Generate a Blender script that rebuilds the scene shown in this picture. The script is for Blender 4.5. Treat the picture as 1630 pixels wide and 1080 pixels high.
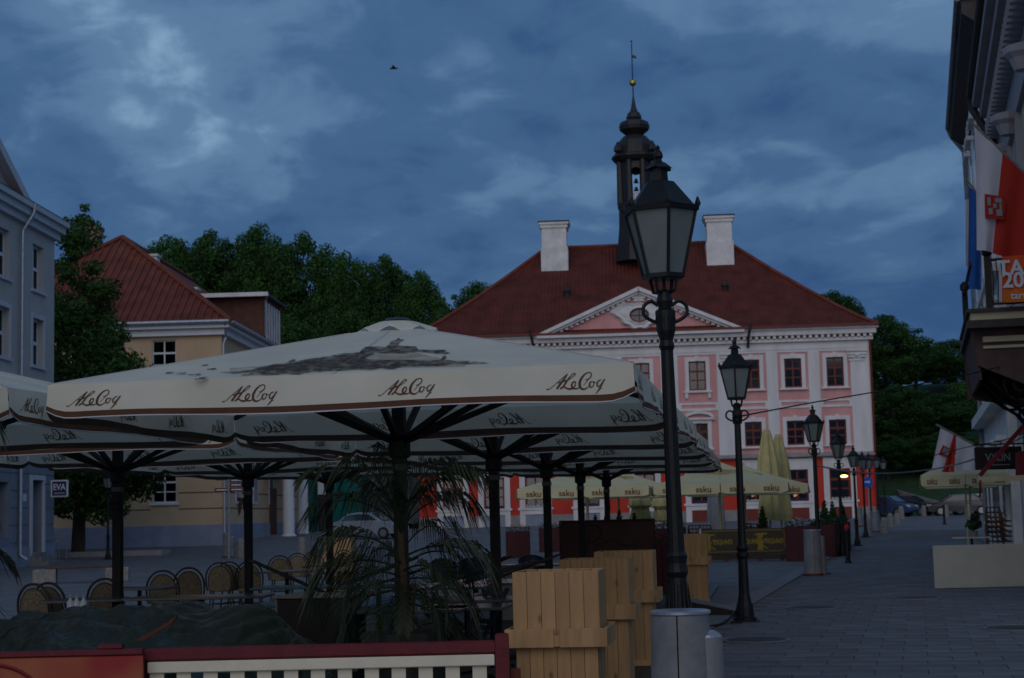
import bpy, math, random
import numpy as np
from mathutils import Vector, Matrix
random.seed(7)
RAD = math.radians
scene = bpy.context.scene
for o in list(bpy.data.objects):
    bpy.data.objects.remove(o)
COL = scene.collection

# ------------------------------------------------------------------ camera
FPX, PITCH, ROLL, EYE = 2640.0, math.atan(280 / 2640.0), RAD(1.44), 1.6
Fw = Vector((0, math.cos(PITCH), math.sin(PITCH)))
U0 = Vector((0, -math.sin(PITCH), math.cos(PITCH)))
R0 = Vector((1, 0, 0))
CR = R0 * math.cos(ROLL) - U0 * math.sin(ROLL)
CU = R0 * math.sin(ROLL) + U0 * math.cos(ROLL)
cam = bpy.data.cameras.new('camera')
cam.sensor_width = 23.6
cam.lens = 23.6 * FPX / 1630.0
cam.clip_end = 3000
cam.dof.use_dof = True
cam.dof.focus_distance = 12.5
cam.dof.aperture_fstop = 3.6
camo = bpy.data.objects.new('camera', cam)
COL.objects.link(camo)
camo.matrix_world = Matrix(((CR.x, CU.x, -Fw.x, 0), (CR.y, CU.y, -Fw.y, 0), (CR.z, CU.z, -Fw.z, EYE), (0, 0, 0, 1)))
scene.camera = camo

# ------------------------------------------------------------------ world: dusk, broken cloud
SUN_EL, SUN_AZ = RAD(24), RAD(188)       # low light from behind the camera
w = bpy.data.worlds.new('World'); scene.world = w; w.use_nodes = True
nt = w.node_tree; nt.nodes.clear()
def N(t, **kw):
    n = nt.nodes.new(t)
    for k, v in kw.items(): setattr(n, k, v)
    return n
L = lambda a, b: nt.links.new(a, b)
out = N('ShaderNodeOutputWorld'); bg = N('ShaderNodeBackground'); bg.inputs[1].default_value = 0.095
sky = N('ShaderNodeTexSky'); sky.sky_type = 'NISHITA'; sky.sun_disc = False
sky.sun_elevation = SUN_EL; sky.sun_rotation = SUN_AZ; sky.air_density = 1.5; sky.dust_density = 2
tc = N('ShaderNodeTexCoord'); sep = N('ShaderNodeSeparateXYZ'); L(tc.outputs['Generated'], sep.inputs[0])
zc = N('ShaderNodeMath', operation='MAXIMUM'); zc.inputs[1].default_value = 0.0; L(sep.outputs[2], zc.inputs[0])
za = N('ShaderNodeMath', operation='ADD'); za.inputs[1].default_value = 0.27; L(zc.outputs[0], za.inputs[0])
dx = N('ShaderNodeMath', operation='DIVIDE'); L(sep.outputs[0], dx.inputs[0]); L(za.outputs[0], dx.inputs[1])
dy = N('ShaderNodeMath', operation='DIVIDE'); L(sep.outputs[1], dy.inputs[0]); L(za.outputs[0], dy.inputs[1])
cb = N('ShaderNodeCombineXYZ'); L(dx.outputs[0], cb.inputs[0]); L(dy.outputs[0], cb.inputs[1])
mp = N('ShaderNodeMapping'); mp.inputs['Location'].default_value = (3.44, 1.78, 0); mp.inputs['Rotation'].default_value = (0, 0, 0.25)
mp.inputs['Scale'].default_value = (1.0, 0.9, 1); L(cb.outputs[0], mp.inputs[0])
nz = N('ShaderNodeTexNoise'); nz.inputs['Scale'].default_value = 2.1; nz.inputs['Detail'].default_value = 8
nz.inputs['Roughness'].default_value = 0.55; nz.inputs['Distortion'].default_value = 0.25; L(mp.outputs[0], nz.inputs['Vector'])
n2 = N('ShaderNodeTexNoise'); n2.inputs['Scale'].default_value = 9.0; n2.inputs['Detail'].default_value = 6; n2.inputs['Distortion'].default_value = 0.5
n2.inputs['Roughness'].default_value = 0.5; L(mp.outputs[0], n2.inputs['Vector'])
ew = N('ShaderNodeMapRange'); ew.inputs[1].default_value = 0.05; ew.inputs[2].default_value = 0.34; ew.inputs[3].default_value = -0.07; ew.inputs[4].default_value = 0.08; L(sep.outputs[2], ew.inputs[0])
na = N('ShaderNodeMath', operation='MULTIPLY_ADD'); na.inputs[1].default_value = 0.42; L(n2.outputs[0], na.inputs[0]); L(nz.outputs[0], na.inputs[2])
nb_ = N('ShaderNodeMath', operation='ADD'); L(na.outputs[0], nb_.inputs[0]); L(ew.outputs[0], nb_.inputs[1])
nc_ = N('ShaderNodeMath', operation='SUBTRACT'); nc_.inputs[1].default_value = 0.21; L(nb_.outputs[0], nc_.inputs[0])
rp = N('ShaderNodeValToRGB'); L(nc_.outputs[0], rp.inputs[0])
els = rp.color_ramp.elements
els[0].position = 0.34; els[0].color = (0.30, 0.88, 2.25, 1)
els[1].position = 0.80; els[1].color = (2.7, 4.5, 6.4, 1)
e = els.new(0.50); e.color = (0.56, 1.32, 2.75, 1)
e = els.new(0.635); e.color = (1.08, 2.10, 3.7, 1)
rp.color_ramp.interpolation = 'EASE'
sm = N('ShaderNodeMix', data_type='RGBA'); sm.inputs[0].default_value = 0.94
sk = N('ShaderNodeVectorMath', operation='SCALE'); sk.inputs[3].default_value = 0.22; L(sky.outputs[0], sk.inputs[0])
L(sk.outputs[0], sm.inputs[6]); L(rp.outputs[0], sm.inputs[7]); L(sm.outputs[2], bg.inputs[0]); L(bg.outputs[0], out.inputs[0])

sl = bpy.data.lights.new('sun', 'SUN'); sl.energy = 0.80; sl.angle = RAD(70); sl.color = (1.0, 0.90, 0.82)
so = bpy.data.objects.new('sun', sl); COL.objects.link(so)
sd = Vector((math.sin(SUN_AZ) * math.cos(SUN_EL), math.cos(SUN_AZ) * math.cos(SUN_EL), math.sin(SUN_EL)))
so.rotation_euler = (-sd).to_track_quat('-Z', 'Y').to_euler(); so.location = (0, -20, 60)
vs = scene.view_settings
vs.view_transform = 'Standard'; vs.look = 'None'; vs.gamma = 1; vs.exposure = 0; vs.use_curve_mapping = False

# ------------------------------------------------------------------ helpers
def at(px, py, Y):
    d = Fw * FPX + CR * (px - 815) - CU * (py - 540)
    t = Y / d.y
    return Vector((d.x * t, Y, EYE + d.z * t))
def gz(x, y):
    t = min(max((y - 66) / 46.0, 0), 1); z = 0.82 * t * t * (3 - 2 * t)
    return z
def hz(y):
    return gz(0, y) + max(0, min((y - 119) * 0.30, 13.0)) if y > 119 else gz(0, y)
def G(px, Y, z=None):
    p = at(px, 805, Y)
    return Vector((p.x, Y, gz(p.x, Y) if z is None else z))
ANG = RAD(13.6)
Sd = Vector((math.sin(ANG), math.cos(ANG), 0)); Sn = Vector((math.cos(ANG), -math.sin(ANG), 0))
def S(c, s, z=None):
    p = Sn * c + Sd * s
    p.z = gz(p.x, p.y) if z is None else z
    return p

class MB:
    def __init__(s): s.v = []; s.f = []; s.m = []; s.k = 0
    def add(s, vs, fs):
        o = len(s.v); s.v += [tuple(v) for v in vs]
        for f in fs: s.f.append([i + o for i in f]); s.m.append(s.k)
        return s
    def box(s, x0, x1, y0, y1, z0, z1):
        return s.add([(x0,y0,z0),(x1,y0,z0),(x1,y1,z0),(x0,y1,z0),(x0,y0,z1),(x1,y0,z1),(x1,y1,z1),(x0,y1,z1)],
                     [(0,3,2,1),(4,5,6,7),(0,1,5,4),(1,2,6,5),(2,3,7,6),(3,0,4,7)])
    def bev(s, x0, x1, y0, y1, z0, z1, b=.01):
        # box with chamfered top and side edges
        X = [(x0,y0),(x1,y0),(x1,y1),(x0,y1)]
        I = [(x0+b,y0+b),(x1-b,y0+b),(x1-b,y1-b),(x0+b,y1-b)]
        vs = [(x,y,z0) for x,y in I]+[(x,y,z0+b) for x,y in X]+[(x,y,z1-b) for x,y in X]+[(x,y,z1) for x,y in I]
        fs = [(3,2,1,0),(12,13,14,15)]
        for r in range(3):
            for i in range(4):
                j = (i+1)%4; fs.append((r*4+i, r*4+j, r*4+4+j, r*4+4+i))
        return s.add(vs, fs)
    def poly(s, pts): return s.add(pts, [list(range(len(pts)))])
    def prism(s, pts, d):
        d = Vector(d); n = len(pts); P = [Vector(p) for p in pts]
        fs = [list(range(n))[::-1], list(range(n, 2*n))] + [(i, (i+1)%n, n+(i+1)%n, n+i) for i in range(n)]
        return s.add(P + [p + d for p in P], fs)
    def bar(s, p, q, w=.05, h=None, up=(0,0,1)):
        p, q = Vector(p), Vector(q); h = h or w; a = (q-p).normalized()
        u = Vector(up)
        if abs(a.dot(u)) > .98: u = Vector((1,0,0))
        x = a.cross(u).normalized(); y = x.cross(a)
        c = [x*w/2+y*h/2, -x*w/2+y*h/2, -x*w/2-y*h/2, x*w/2-y*h/2]
        return s.add([p+k for k in c]+[q+k for k in c], [(3,2,1,0),(4,5,6,7)]+[(i,(i+1)%4,4+(i+1)%4,4+i) for i in range(4)])
    def tube(s, pts, r, n=6, cap=True):
        P = [Vector(p) for p in pts]; m = len(P); rs = r if isinstance(r, (list, tuple)) else [r]*m
        vs = []; x = None
        for i in range(m):
            a = (P[min(i+1,m-1)] - P[max(i-1,0)]).normalized()
            if x is None:
                u = Vector((0,0,1)) if abs(a.z) < .9 else Vector((1,0,0)); x = a.cross(u).normalized()
            else:
                x = (x - a*x.dot(a)).normalized()
            y = a.cross(x)
            for k in range(n):
                t = 2*math.pi*k/n; vs.append(P[i] + (x*math.cos(t)+y*math.sin(t))*rs[i])
        fs = [(i*n+k, i*n+(k+1)%n, (i+1)*n+(k+1)%n, (i+1)*n+k) for i in range(m-1) for k in range(n)]
        if cap: fs += [list(range(n))[::-1], list(range((m-1)*n, m*n))]
        return s.add(vs, fs)
    def lathe(s, prof, n=16, c=(0,0,0), ph=0.0):
        vs = []; m = len(prof)
        for r, z in prof:
            for k in range(n):
                t = 2*math.pi*k/n + ph; vs.append((c[0]+r*math.cos(t), c[1]+r*math.sin(t), c[2]+z))
        fs = [(i*n+k, i*n+(k+1)%n, (i+1)*n+(k+1)%n, (i+1)*n+k) for i in range(m-1) for k in range(n)]
        fs += [list(range(n))[::-1], list(range((m-1)*n, m*n))]
        return s.add(vs, fs)
    def grid(s, fn, nu, nv):
        vs = [fn(i/nu, j/nv) for j in range(nv+1) for i in range(nu+1)]
        return s.add(vs, [(j*(nu+1)+i, j*(nu+1)+i+1, (j+1)*(nu+1)+i+1, (j+1)*(nu+1)+i) for j in range(nv) for i in range(nu)])
    def mesh(s, name, mats, smooth=False):
        me = bpy.data.meshes.new(name); me.from_pydata(s.v, [], s.f)
        for m in (mats if isinstance(mats, (list, tuple)) else [mats]): me.materials.append(m)
        if len(me.materials) > 1: me.polygons.foreach_set('material_index', s.m)
        if smooth: me.polygons.foreach_set('use_smooth', [True]*len(me.polygons))
        me.update()
        return me
    def build(s, name, mats, parent=None, loc=None, smooth=False):
        return obj(name, s.mesh(name, mats, smooth), parent, loc)
def obj(name, me, parent=None, loc=None, rz=0):
    o = bpy.data.objects.new(name, me); COL.objects.link(o); o.parent = parent
    if loc is not None: o.location = loc
    o.rotation_euler = (0, 0, rz)
    return o
def tag(o, label, cat, group=None):
    o['label'] = label; o['category'] = cat
    if group: o['group'] = group
    return o
def struct(o): o['kind'] = 'structure'; return o
def thing(name, label, cat, loc=(0,0,0), rz=0, group=None):
    o = bpy.data.objects.new(name, None); COL.objects.link(o); o.location = loc; o.rotation_euler = (0,0,rz)
    o.empty_display_size = .2
    return tag(o, label, cat, group)
CH = {}
def kids(o): return [c for c in bpy.data.objects if c.parent == o]
def copy_tree(o, label=None, loc=None, rz=None, sc=None, parent=None):
    tree = CH.get(o.name)
    if tree is None: tree = CH[o.name] = kids(o)
    c = o.copy(); COL.objects.link(c); c.parent = parent
    if label: c['label'] = label
    if loc is not None: c.location = loc
    if rz is not None: c.rotation_euler = (0,0,rz)
    if sc is not None: c.scale = sc if isinstance(sc, (tuple, list)) else (sc,sc,sc)
    for k in tree: copy_tree(k, parent=c)
    return c

# ------------------------------------------------------------------ materials
def mat(name, col, rough=.75, var=.18, scale=4.0, bump=0.0, bscale=40.0, metal=0.0, transl=0.0, detail=4, rnd=0.0, stretch=None, spec=.3, var2=0):
    m = bpy.data.materials.new(name); m.use_nodes = True
    t = m.node_tree; b = t.nodes['Principled BSDF']
    b.inputs['Roughness'].default_value = rough; b.inputs['Metallic'].default_value = metal
    b.inputs['Specular IOR Level'].default_value = spec
    c = t.nodes.new('ShaderNodeTexCoord'); vec = c.outputs['Object']
    if stretch:
        q = t.nodes.new('ShaderNodeMapping'); q.inputs['Scale'].default_value = stretch; t.links.new(vec, q.inputs[0]); vec = q.outputs[0]
    n = t.nodes.new('ShaderNodeTexNoise'); n.inputs['Scale'].default_value = scale; n.inputs['Detail'].default_value = detail
    n.inputs['Roughness'].default_value = .6
    t.links.new(vec, n.inputs['Vector'])
    r = t.nodes.new('ShaderNodeValToRGB'); r.color_ramp.elements[0].position = .3; r.color_ramp.elements[1].position = .7
    r.color_ramp.elements[0].color = tuple(x*(1-var) for x in col)+(1,)
    r.color_ramp.elements[1].color = tuple(min(1, x*(1+var)) for x in col)+(1,)
    t.links.new(n.outputs[0], r.inputs[0]); cout = r.outputs[0]
    if rnd:
        oi = t.nodes.new('ShaderNodeObjectInfo'); ge = t.nodes.new('ShaderNodeNewGeometry')
        ad = t.nodes.new('ShaderNodeMath'); ad.operation = 'ADD'; t.links.new(oi.outputs['Random'], ad.inputs[0]); t.links.new(ge.outputs['Random Per Island'], ad.inputs[1])
        fr = t.nodes.new('ShaderNodeMath'); fr.operation = 'FRACT'; t.links.new(ad.outputs[0], fr.inputs[0])
        mr = t.nodes.new('ShaderNodeMapRange'); mr.inputs[3].default_value = 1-rnd; mr.inputs[4].default_value = 1+rnd
        t.links.new(fr.outputs[0], mr.inputs[0])
        mm = t.nodes.new('ShaderNodeVectorMath'); mm.operation = 'SCALE'; t.links.new(cout, mm.inputs[0]); t.links.new(mr.outputs[0], mm.inputs[3]); cout = mm.outputs[0]
    t.links.new(cout, b.inputs['Base Color'])
    if bump:
        n2 = t.nodes.new('ShaderNodeTexNoise'); n2.inputs['Scale'].default_value = bscale; n2.inputs['Detail'].default_value = 3
        t.links.new(vec, n2.inputs['Vector'])
        bp = t.nodes.new('ShaderNodeBump'); bp.inputs['Strength'].default_value = bump; bp.inputs['Distance'].default_value = .02
        t.links.new(n2.outputs[0], bp.inputs['Height']); t.links.new(bp.outputs[0], b.inputs['Normal'])
    if transl:
        tr = t.nodes.new('ShaderNodeBsdfTranslucent'); mx = t.nodes.new('ShaderNodeMixShader'); mx.inputs[0].default_value = transl
        t.links.new(cout, tr.inputs[0]); t.links.new(b.outputs[0], mx.inputs[1]); t.links.new(tr.outputs[0], mx.inputs[2])
        t.links.new(mx.outputs[0], t.nodes['Material Output'].inputs[0])
    return m
def glassmat(name, tint, gloss=.35, rough=.08):
    m = bpy.data.materials.new(name); m.use_nodes = True; t = m.node_tree; t.nodes.clear()
    o = t.nodes.new('ShaderNodeOutputMaterial'); a = t.nodes.new('ShaderNodeBsdfTransparent'); g = t.nodes.new('ShaderNodeBsdfGlossy')
    a.inputs[0].default_value = (*tint, 1); g.inputs['Roughness'].default_value = rough
    x = t.nodes.new('ShaderNodeMixShader'); x.inputs[0].default_value = gloss
    t.links.new(a.outputs[0], x.inputs[1]); t.links.new(g.outputs[0], x.inputs[2]); t.links.new(x.outputs[0], o.inputs[0])
    return m
def emit(name, col, st):
    m = bpy.data.materials.new(name); m.use_nodes = True; t = m.node_tree; b = t.nodes['Principled BSDF']
    n = t.nodes.new('ShaderNodeTexNoise'); n.inputs['Scale'].default_value = 3
    r = t.nodes.new('ShaderNodeMapRange'); r.inputs[3].default_value = st*.8; r.inputs[4].default_value = st*1.2
    t.links.new(n.outputs[0], r.inputs[0]); t.links.new(r.outputs[0], b.inputs['Emission Strength'])
    b.inputs['Emission Color'].default_value = (*col, 1); b.inputs['Base Color'].default_value = (*col, 1)
    return m
def printmat(name, col, lo, hi, scale=9, stretch=(1, 1, 1), mx=1.0):
    # ink on cloth: colour where the noise says ink took, bare cloth elsewhere
    m = mat(name, col, .85, .25, 6); t = m.node_tree
    c = t.nodes.new('ShaderNodeTexCoord'); q = t.nodes.new('ShaderNodeMapping'); q.inputs['Scale'].default_value = stretch
    n = t.nodes.new('ShaderNodeTexNoise'); n.inputs['Scale'].default_value = scale; n.inputs['Detail'].default_value = 6; n.inputs['Roughness'].default_value = .7
    r = t.nodes.new('ShaderNodeMapRange'); r.inputs[1].default_value = lo; r.inputs[2].default_value = hi; r.inputs[3].default_value = 0; r.inputs[4].default_value = mx
    t.links.new(c.outputs['Object'], q.inputs[0]); t.links.new(q.outputs[0], n.inputs['Vector']); t.links.new(n.outputs[0], r.inputs[0])
    t.links.new(r.outputs[0], t.nodes['Principled BSDF'].inputs['Alpha'])
    return m

M = dict(
 asphalt=mat('cobble_ground', (.118,.121,.132), .85, .3, 1.1, .6, 9),
 slab=mat('paving_slab', (.108,.111,.122), .8, .3, 1.3, .35, 50, rnd=.13),
 joint=mat('slab_joint', (.085,.086,.092), .9, .2, 6),
 kerb=mat('kerb_stone', (.15,.15,.16), .85, .2, 4, .2),
 grass=mat('grass', (.026,.058,.018), .95, .4, 2, .5, 12),
 path=mat('path', (.22,.21,.20), .9, .2, 2),
 white=mat('white_plaster', (.68,.655,.65), .85, .13, 1.3, .1, 25, stretch=(1,1,.18), detail=7),
 whitew=mat('weathered_white', (.66,.64,.63), .85, .16, 1.5, .2, 20),
 pink=mat('pink_plaster', (.64,.315,.305), .85, .15, 1.1, .1, 25, stretch=(1,1,.22), detail=7),
 red=mat('red_plaster', (.52,.045,.025), .8, .12, .9, .1, 20),
 plinth=mat('stone_plinth', (.27,.25,.25), .9, .2, 2, .3),
 tile=mat('roof_tile', (.135,.028,.017), .8, .38, .9, .3, 30, rnd=.12),
 tile2=mat('orange_tile', (.165,.042,.024), .8, .3, 1.3, .3, 30, rnd=.15),
 copper=mat('dark_copper', (.017,.015,.016), .5, .3, 3, .1, spec=.4),
 gold=mat('gilding', (.62,.40,.08), .35, .1, 5, metal=1.0),
 winred=mat('red_brown_window_paint', (.17,.028,.018), .5, .15, 8),
 glass=glassmat('window_glass', (.30,.34,.40), .10),
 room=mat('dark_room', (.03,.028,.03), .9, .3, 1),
 blind=mat('pale_blind', (.35,.35,.34), .9, .1, 3),
 grey=mat('grey_plaster', (.45,.43,.41), .88, .08, 1.0, .12, 25),
 bluegrey=mat('blue_grey_plaster', (.20,.225,.28), .88, .1, 1.0, .12, 25),
 greytrim=mat('grey_white_trim', (.52,.54,.58), .85, .07, 2),
 zinc=mat('zinc_pipe', (.34,.37,.42), .45, .15, 6, metal=.7),
 yellow=mat('ochre_plaster', (.56,.395,.25), .88, .09, .8, .12, 25),
 yplinth=mat('grey_blue_plinth', (.25,.28,.36), .9, .16, .9, .2, 15),
 winwhite=mat('white_window_paint', (.66,.67,.70), .6, .08, 6),
 brownwood=mat('brown_boarding', (.10,.045,.035), .8, .25, 3, .2),
 brick=mat('chimney_brick', (.33,.20,.15), .9, .35, 3, .3),
 bark=mat('bark', (.045,.036,.028), .95, .35, 5, .6, 14, stretch=(1,1,.25)),
 leafa=mat('lime_leaf', (.042,.100,.026), .92, .45, .35, rnd=.30, transl=.22, spec=.08),
 leafb=mat('maple_leaf', (.036,.086,.024), .92, .45, .35, rnd=.30, transl=.20, spec=.08),
 leafc=mat('young_tree_leaf', (.046,.098,.026), .92, .4, .6, rnd=.32, transl=.2, spec=.08),
 canvas=mat('cream_canvas', (.78,.735,.61), .85, .10, 1.1, .9, 2.6, transl=.34, detail=6),
 canvasw=mat('canvas_hem', (.58,.56,.58), .85, .05, 4, transl=.25),
 brown=mat('brown_print', (.085,.036,.018), .85, .12, 6),
 browninside=mat('print_showing_through', (.10,.075,.065), .9, .15, 6),
 lining=mat('canvas_inside', (.42,.41,.385), .9, .07, 1.3, .15, 6, transl=.25),
 ycanvas=mat('yellow_canvas', (.66,.60,.37), .85, .07, 1.5, .2, 6, transl=.25),
 ydeep=mat('folded_yellow_canvas', (.54,.47,.22), .85, .14, 3, .3, 10),
 yprint=mat('tan_print', (.40,.30,.15), .9, .2, 5),
 redprint=mat('dark_red_print', (.17,.075,.045), .85, .15, 6),
 iron=mat('black_iron', (.0055,.0055,.0065), .5, .35, 12, .15, 60, spec=.3),
 pole=mat('dark_bronze_pole', (.006,.0055,.0055), .55, .3, 8, spec=.25),
 frost=mat('frosted_lantern_glass', (.235,.27,.265), .35, .16, 3, transl=.35, spec=.5),
 tape=mat('grey_tape', (.09,.09,.09), .7, .2, 9),
 tan=mat('tan_painted_board', (.39,.228,.105), .75, .3, 7, .5, 30, stretch=(1,1,.10), rnd=.12, detail=7),
 tandark=mat('planter_inside', (.16,.09,.04), .9, .2, 4),
 steel=mat('galvanised_steel', (.19,.19,.20), .55, .25, 3.5, .15, 25, metal=.15),
 steeltop=mat('worn_steel_lid', (.33,.34,.38), .35, .3, 6, metal=.6),
 maroon=mat('maroon_paint', (.115,.010,.017), .5, .2, 7, .12, 40),
 maroonwood=mat('maroon_boards', (.055,.012,.017), .75, .25, 4, .2, rnd=.12),
 cream=mat('cream_paint', (.66,.60,.47), .65, .07, 5, .1, 40),
 posterred=None, tarp=None,
 posterdark=mat('poster_line', (.16,.008,.010), .6, .15, 6),
 orange=mat('orange_crate', (.095,.022,.010), .7, .2, 5),
 rattan=mat('rattan_frame', (.055,.032,.02), .6, .3, 14),
 weave=mat('tan_weave', (.23,.17,.10), .8, .5, 60, .8, 70, detail=1),
 darkwood=mat('dark_wood', (.022,.016,.014), .5, .35, 8, .1, spec=.35),
 tabletop=mat('table_top', (.06,.06,.065), .18, .3, 6, spec=.9),
 teal=mat('teal_tabletop', (.03,.12,.12), .35, .2, 6, spec=.5),
 bluechair=mat('navy_plastic', (.020,.023,.050), .4, .2, 8, spec=.5),
 creamcab=mat('cream_cabinet', (.24,.22,.17), .75, .12, 4),
 palm=mat('palm_leaf', (.018,.028,.012), .55, .3, 3, rnd=.3, transl=.12),
 palmstem=mat('palm_stem', (.045,.028,.014), .8, .3, 12, .3),
 pot=mat('dark_pot', (.035,.032,.032), .7, .25, 7),
 board=mat('brown_menu_board', (.048,.018,.012), .6, .2, 3),
 ink=mat('black_ink', (.006,.004,.004), .7, .1, 5),
 banner=mat('banner_brown', (.048,.037,.024), .7, .2, 4),
 bannery=mat('banner_gold', (.22,.155,.022), .7, .2, 10),
 boardwhite=mat('white_panel', (.36,.35,.31), .7, .06, 2, .05),
 eave=mat('dark_eave_boards', (.055,.045,.042), .8, .2, 3),
 rgrey=mat('right_grey_plaster', (.34,.32,.34), .88, .1, 1, .15, 20),
 rcream=mat('right_cream_plaster', (.50,.45,.30), .88, .08, 1, .1, 20),
 balcony=mat('balcony_brown', (.085,.052,.045), .8, .25, 3, .1),
 flagwhite=mat('flag_white', (.66,.64,.70), .85, .05, 4, transl=.25),
 flagred=mat('flag_red', (.50,.035,.025), .85, .08, 4, transl=.25),
 flagblue=mat('flag_blue', (.030,.125,.42), .85, .08, 4, transl=.25),
 flagblack=mat('flag_black', (.012,.012,.014), .85, .1, 4),
 orangeban=mat('orange_banner', (.62,.085,.018), .7, .12, 1.2),
 signwhite=mat('sign_white', (.62,.63,.68), .6, .05, 4),
 signblue=mat('sign_navy', (.020,.018,.085), .5, .1, 4),
 roundblue=mat('round_sign_blue', (.02,.10,.50), .5, .1, 4),
 signbrown=mat('signpost_brown', (.10,.022,.012), .6, .15, 5),
 signdark=mat('dark_sign', (.017,.009,.009), .6, .2, 4),
 netting=mat('green_netting', (.006,.15,.125), .8, .28, 1.4, .5, 6, transl=.2),
 stone=mat('granite', (.21,.195,.185), .9, .3, 8, .4, 30),
 rubber=mat('tyre', (.015,.015,.016), .8, .2, 10),
 carglass=mat('car_glass', (.035,.05,.065), .08, .2, 2, spec=.8),
 rim=mat('wheel_rim', (.35,.35,.37), .35, .1, 5, metal=.8),
 carblue=mat('car_blue', (.030,.055,.13), .28, .12, 2, spec=.6),
 carblack=mat('car_black', (.016,.017,.022), .25, .12, 2, spec=.6),
 carsilver=mat('car_silver', (.30,.34,.40), .3, .1, 2, metal=.3, spec=.6),
 headlamp=mat('headlamp', (.6,.62,.66), .2, .1, 5, spec=.6),
 tail=mat('tail_lamp', (.25,.01,.01), .3, .1, 5),
 flowers=mat('red_flower', (.40,.02,.02), .8, .3, 10),
 flowersw=mat('white_flower', (.50,.50,.50), .8, .2, 10),
 conifer=mat('conifer', (.022,.055,.018), .85, .4, 3, rnd=.3),
 warm=emit('warm_lamp', (1.0,.52,.14), 16),
 warmlow=emit('dim_warm_lamp', (1.0,.42,.14), 5.0),
 bird=mat('bird_dark', (.03,.03,.03), .8, .2, 9),
 cable=mat('cable', (.016,.016,.018), .7, .2, 6),
 rope=mat('pale_cable', (.20,.21,.24), .7, .15, 6),
 redcloth=mat('awning_red', (.15,.012,.018), .8, .15, 5),
 beamtan=mat('tan_beam', (.50,.42,.28), .75, .1, 4),
 plastic=mat('clear_plastic', (.30,.31,.34), .3, .2, 4, transl=.3),
)
t = M['tan'].node_tree; b = t.nodes['Principled BSDF']      # knots in the boards
c = t.nodes.new('ShaderNodeTexCoord'); q_ = t.nodes.new('ShaderNodeMapping'); q_.inputs['Scale'].default_value = (1,1,.55)
ob_ = t.nodes.new('ShaderNodeObjectInfo'); ad_ = t.nodes.new('ShaderNodeVectorMath'); ad_.operation = 'ADD'
t.links.new(c.outputs['Object'], q_.inputs[0]); t.links.new(q_.outputs[0], ad_.inputs[0]); t.links.new(ob_.outputs['Location'], ad_.inputs[1])
v_ = t.nodes.new('ShaderNodeTexVoronoi'); v_.inputs['Scale'].default_value = 7; t.links.new(ad_.outputs[0], v_.inputs['Vector'])
r_ = t.nodes.new('ShaderNodeMapRange'); r_.inputs[1].default_value = .06; r_.inputs[2].default_value = .16; r_.inputs[3].default_value = .5; r_.inputs[4].default_value = 1.0; t.links.new(v_.outputs['Distance'], r_.inputs[0])
s_ = t.nodes.new('ShaderNodeVectorMath'); s_.operation = 'SCALE'; l_ = b.inputs['Base Color'].links[0].from_socket
t.links.new(l_, s_.inputs[0]); t.links.new(r_.outputs[0], s_.inputs[3]); t.links.new(s_.outputs[0], b.inputs['Base Color'])
# tarp: glossy dark green sheet
M['tarp'] = mat('green_tarpaulin', (.008,.015,.010), .28, .4, 3, .35, 9, spec=.8, detail=6)
# poster: printed red to orange panel
pm = bpy.data.materials.new('poster_print'); pm.use_nodes = True; t = pm.node_tree
c = t.nodes.new('ShaderNodeTexCoord'); n = t.nodes.new('ShaderNodeTexNoise'); n.inputs['Scale'].default_value = 1.6; n.inputs['Detail'].default_value = 2
r = t.nodes.new('ShaderNodeValToRGB'); r.color_ramp.elements[0].position = .40; r.color_ramp.elements[0].color = (.27,.010,.008,1)
r.color_ramp.elements[1].position = .62; r.color_ramp.elements[1].color = (.34,.095,.035,1)
t.links.new(c.outputs['Object'], n.inputs['Vector']); t.links.new(n.outputs[0], r.inputs[0]); t.links.new(r.outputs[0], t.nodes['Principled BSDF'].inputs['Base Color'])
t.nodes['Principled BSDF'].inputs['Roughness'].default_value = .6
M['posterred'] = pm
# ribbed roof tile relief for the far town hall roof (columns under a pixel wide)
for key, ax in (('tile', 'x'),):
    t = M[key].node_tree
    c = t.nodes.new('ShaderNodeTexCoord'); wv = t.nodes.new('ShaderNodeTexWave'); wv.inputs['Scale'].default_value = 1.15; wv.bands_direction = 'X'
    bp = t.nodes.new('ShaderNodeBump'); bp.inputs['Strength'].default_value = 1.0; bp.inputs['Distance'].default_value = .12
    t.links.new(c.outputs['Object'], wv.inputs['Vector']); t.links.new(wv.outputs['Fac'], bp.inputs['Height'])
    t.links.new(bp.outputs[0], t.nodes['Principled BSDF'].inputs['Normal'])

def text_mesh(txt, size, m, ext=.004, shear=0, xs=1.0, bold=0.0):
    cu = bpy.data.curves.new('lettering', 'FONT'); cu.body = txt; cu.size = size; cu.extrude = ext; cu.shear = shear
    cu.align_x = 'CENTER'; cu.align_y = 'CENTER'; cu.resolution_u = 3; cu.offset = bold
    o = bpy.data.objects.new('lettering', cu); COL.objects.link(o)
    dg = bpy.context.evaluated_depsgraph_get(); me = bpy.data.meshes.new_from_object(o.evaluated_get(dg))
    bpy.data.objects.remove(o)
    me.transform(Matrix.Rotation(RAD(90), 4, 'X') @ Matrix.Diagonal((xs,1,1,1)))
    me.materials.clear(); me.materials.append(m)
    return me
def smooth_path(P, n=5):
    out = []
    for i in range(len(P)-1):
        p0, p1, p2, p3 = P[max(i-1,0)], P[i], P[i+1], P[min(i+2,len(P)-1)]
        for k in range(n):
            t = k/n
            out.append(tuple(.5*((2*p1[j])+(-p0[j]+p2[j])*t+(2*p0[j]-5*p1[j]+4*p2[j]-p3[j])*t*t+(-p0[j]+3*p1[j]-3*p2[j]+p3[j])*t**3) for j in range(len(p1))))
    out.append(tuple(P[-1])); return out
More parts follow.
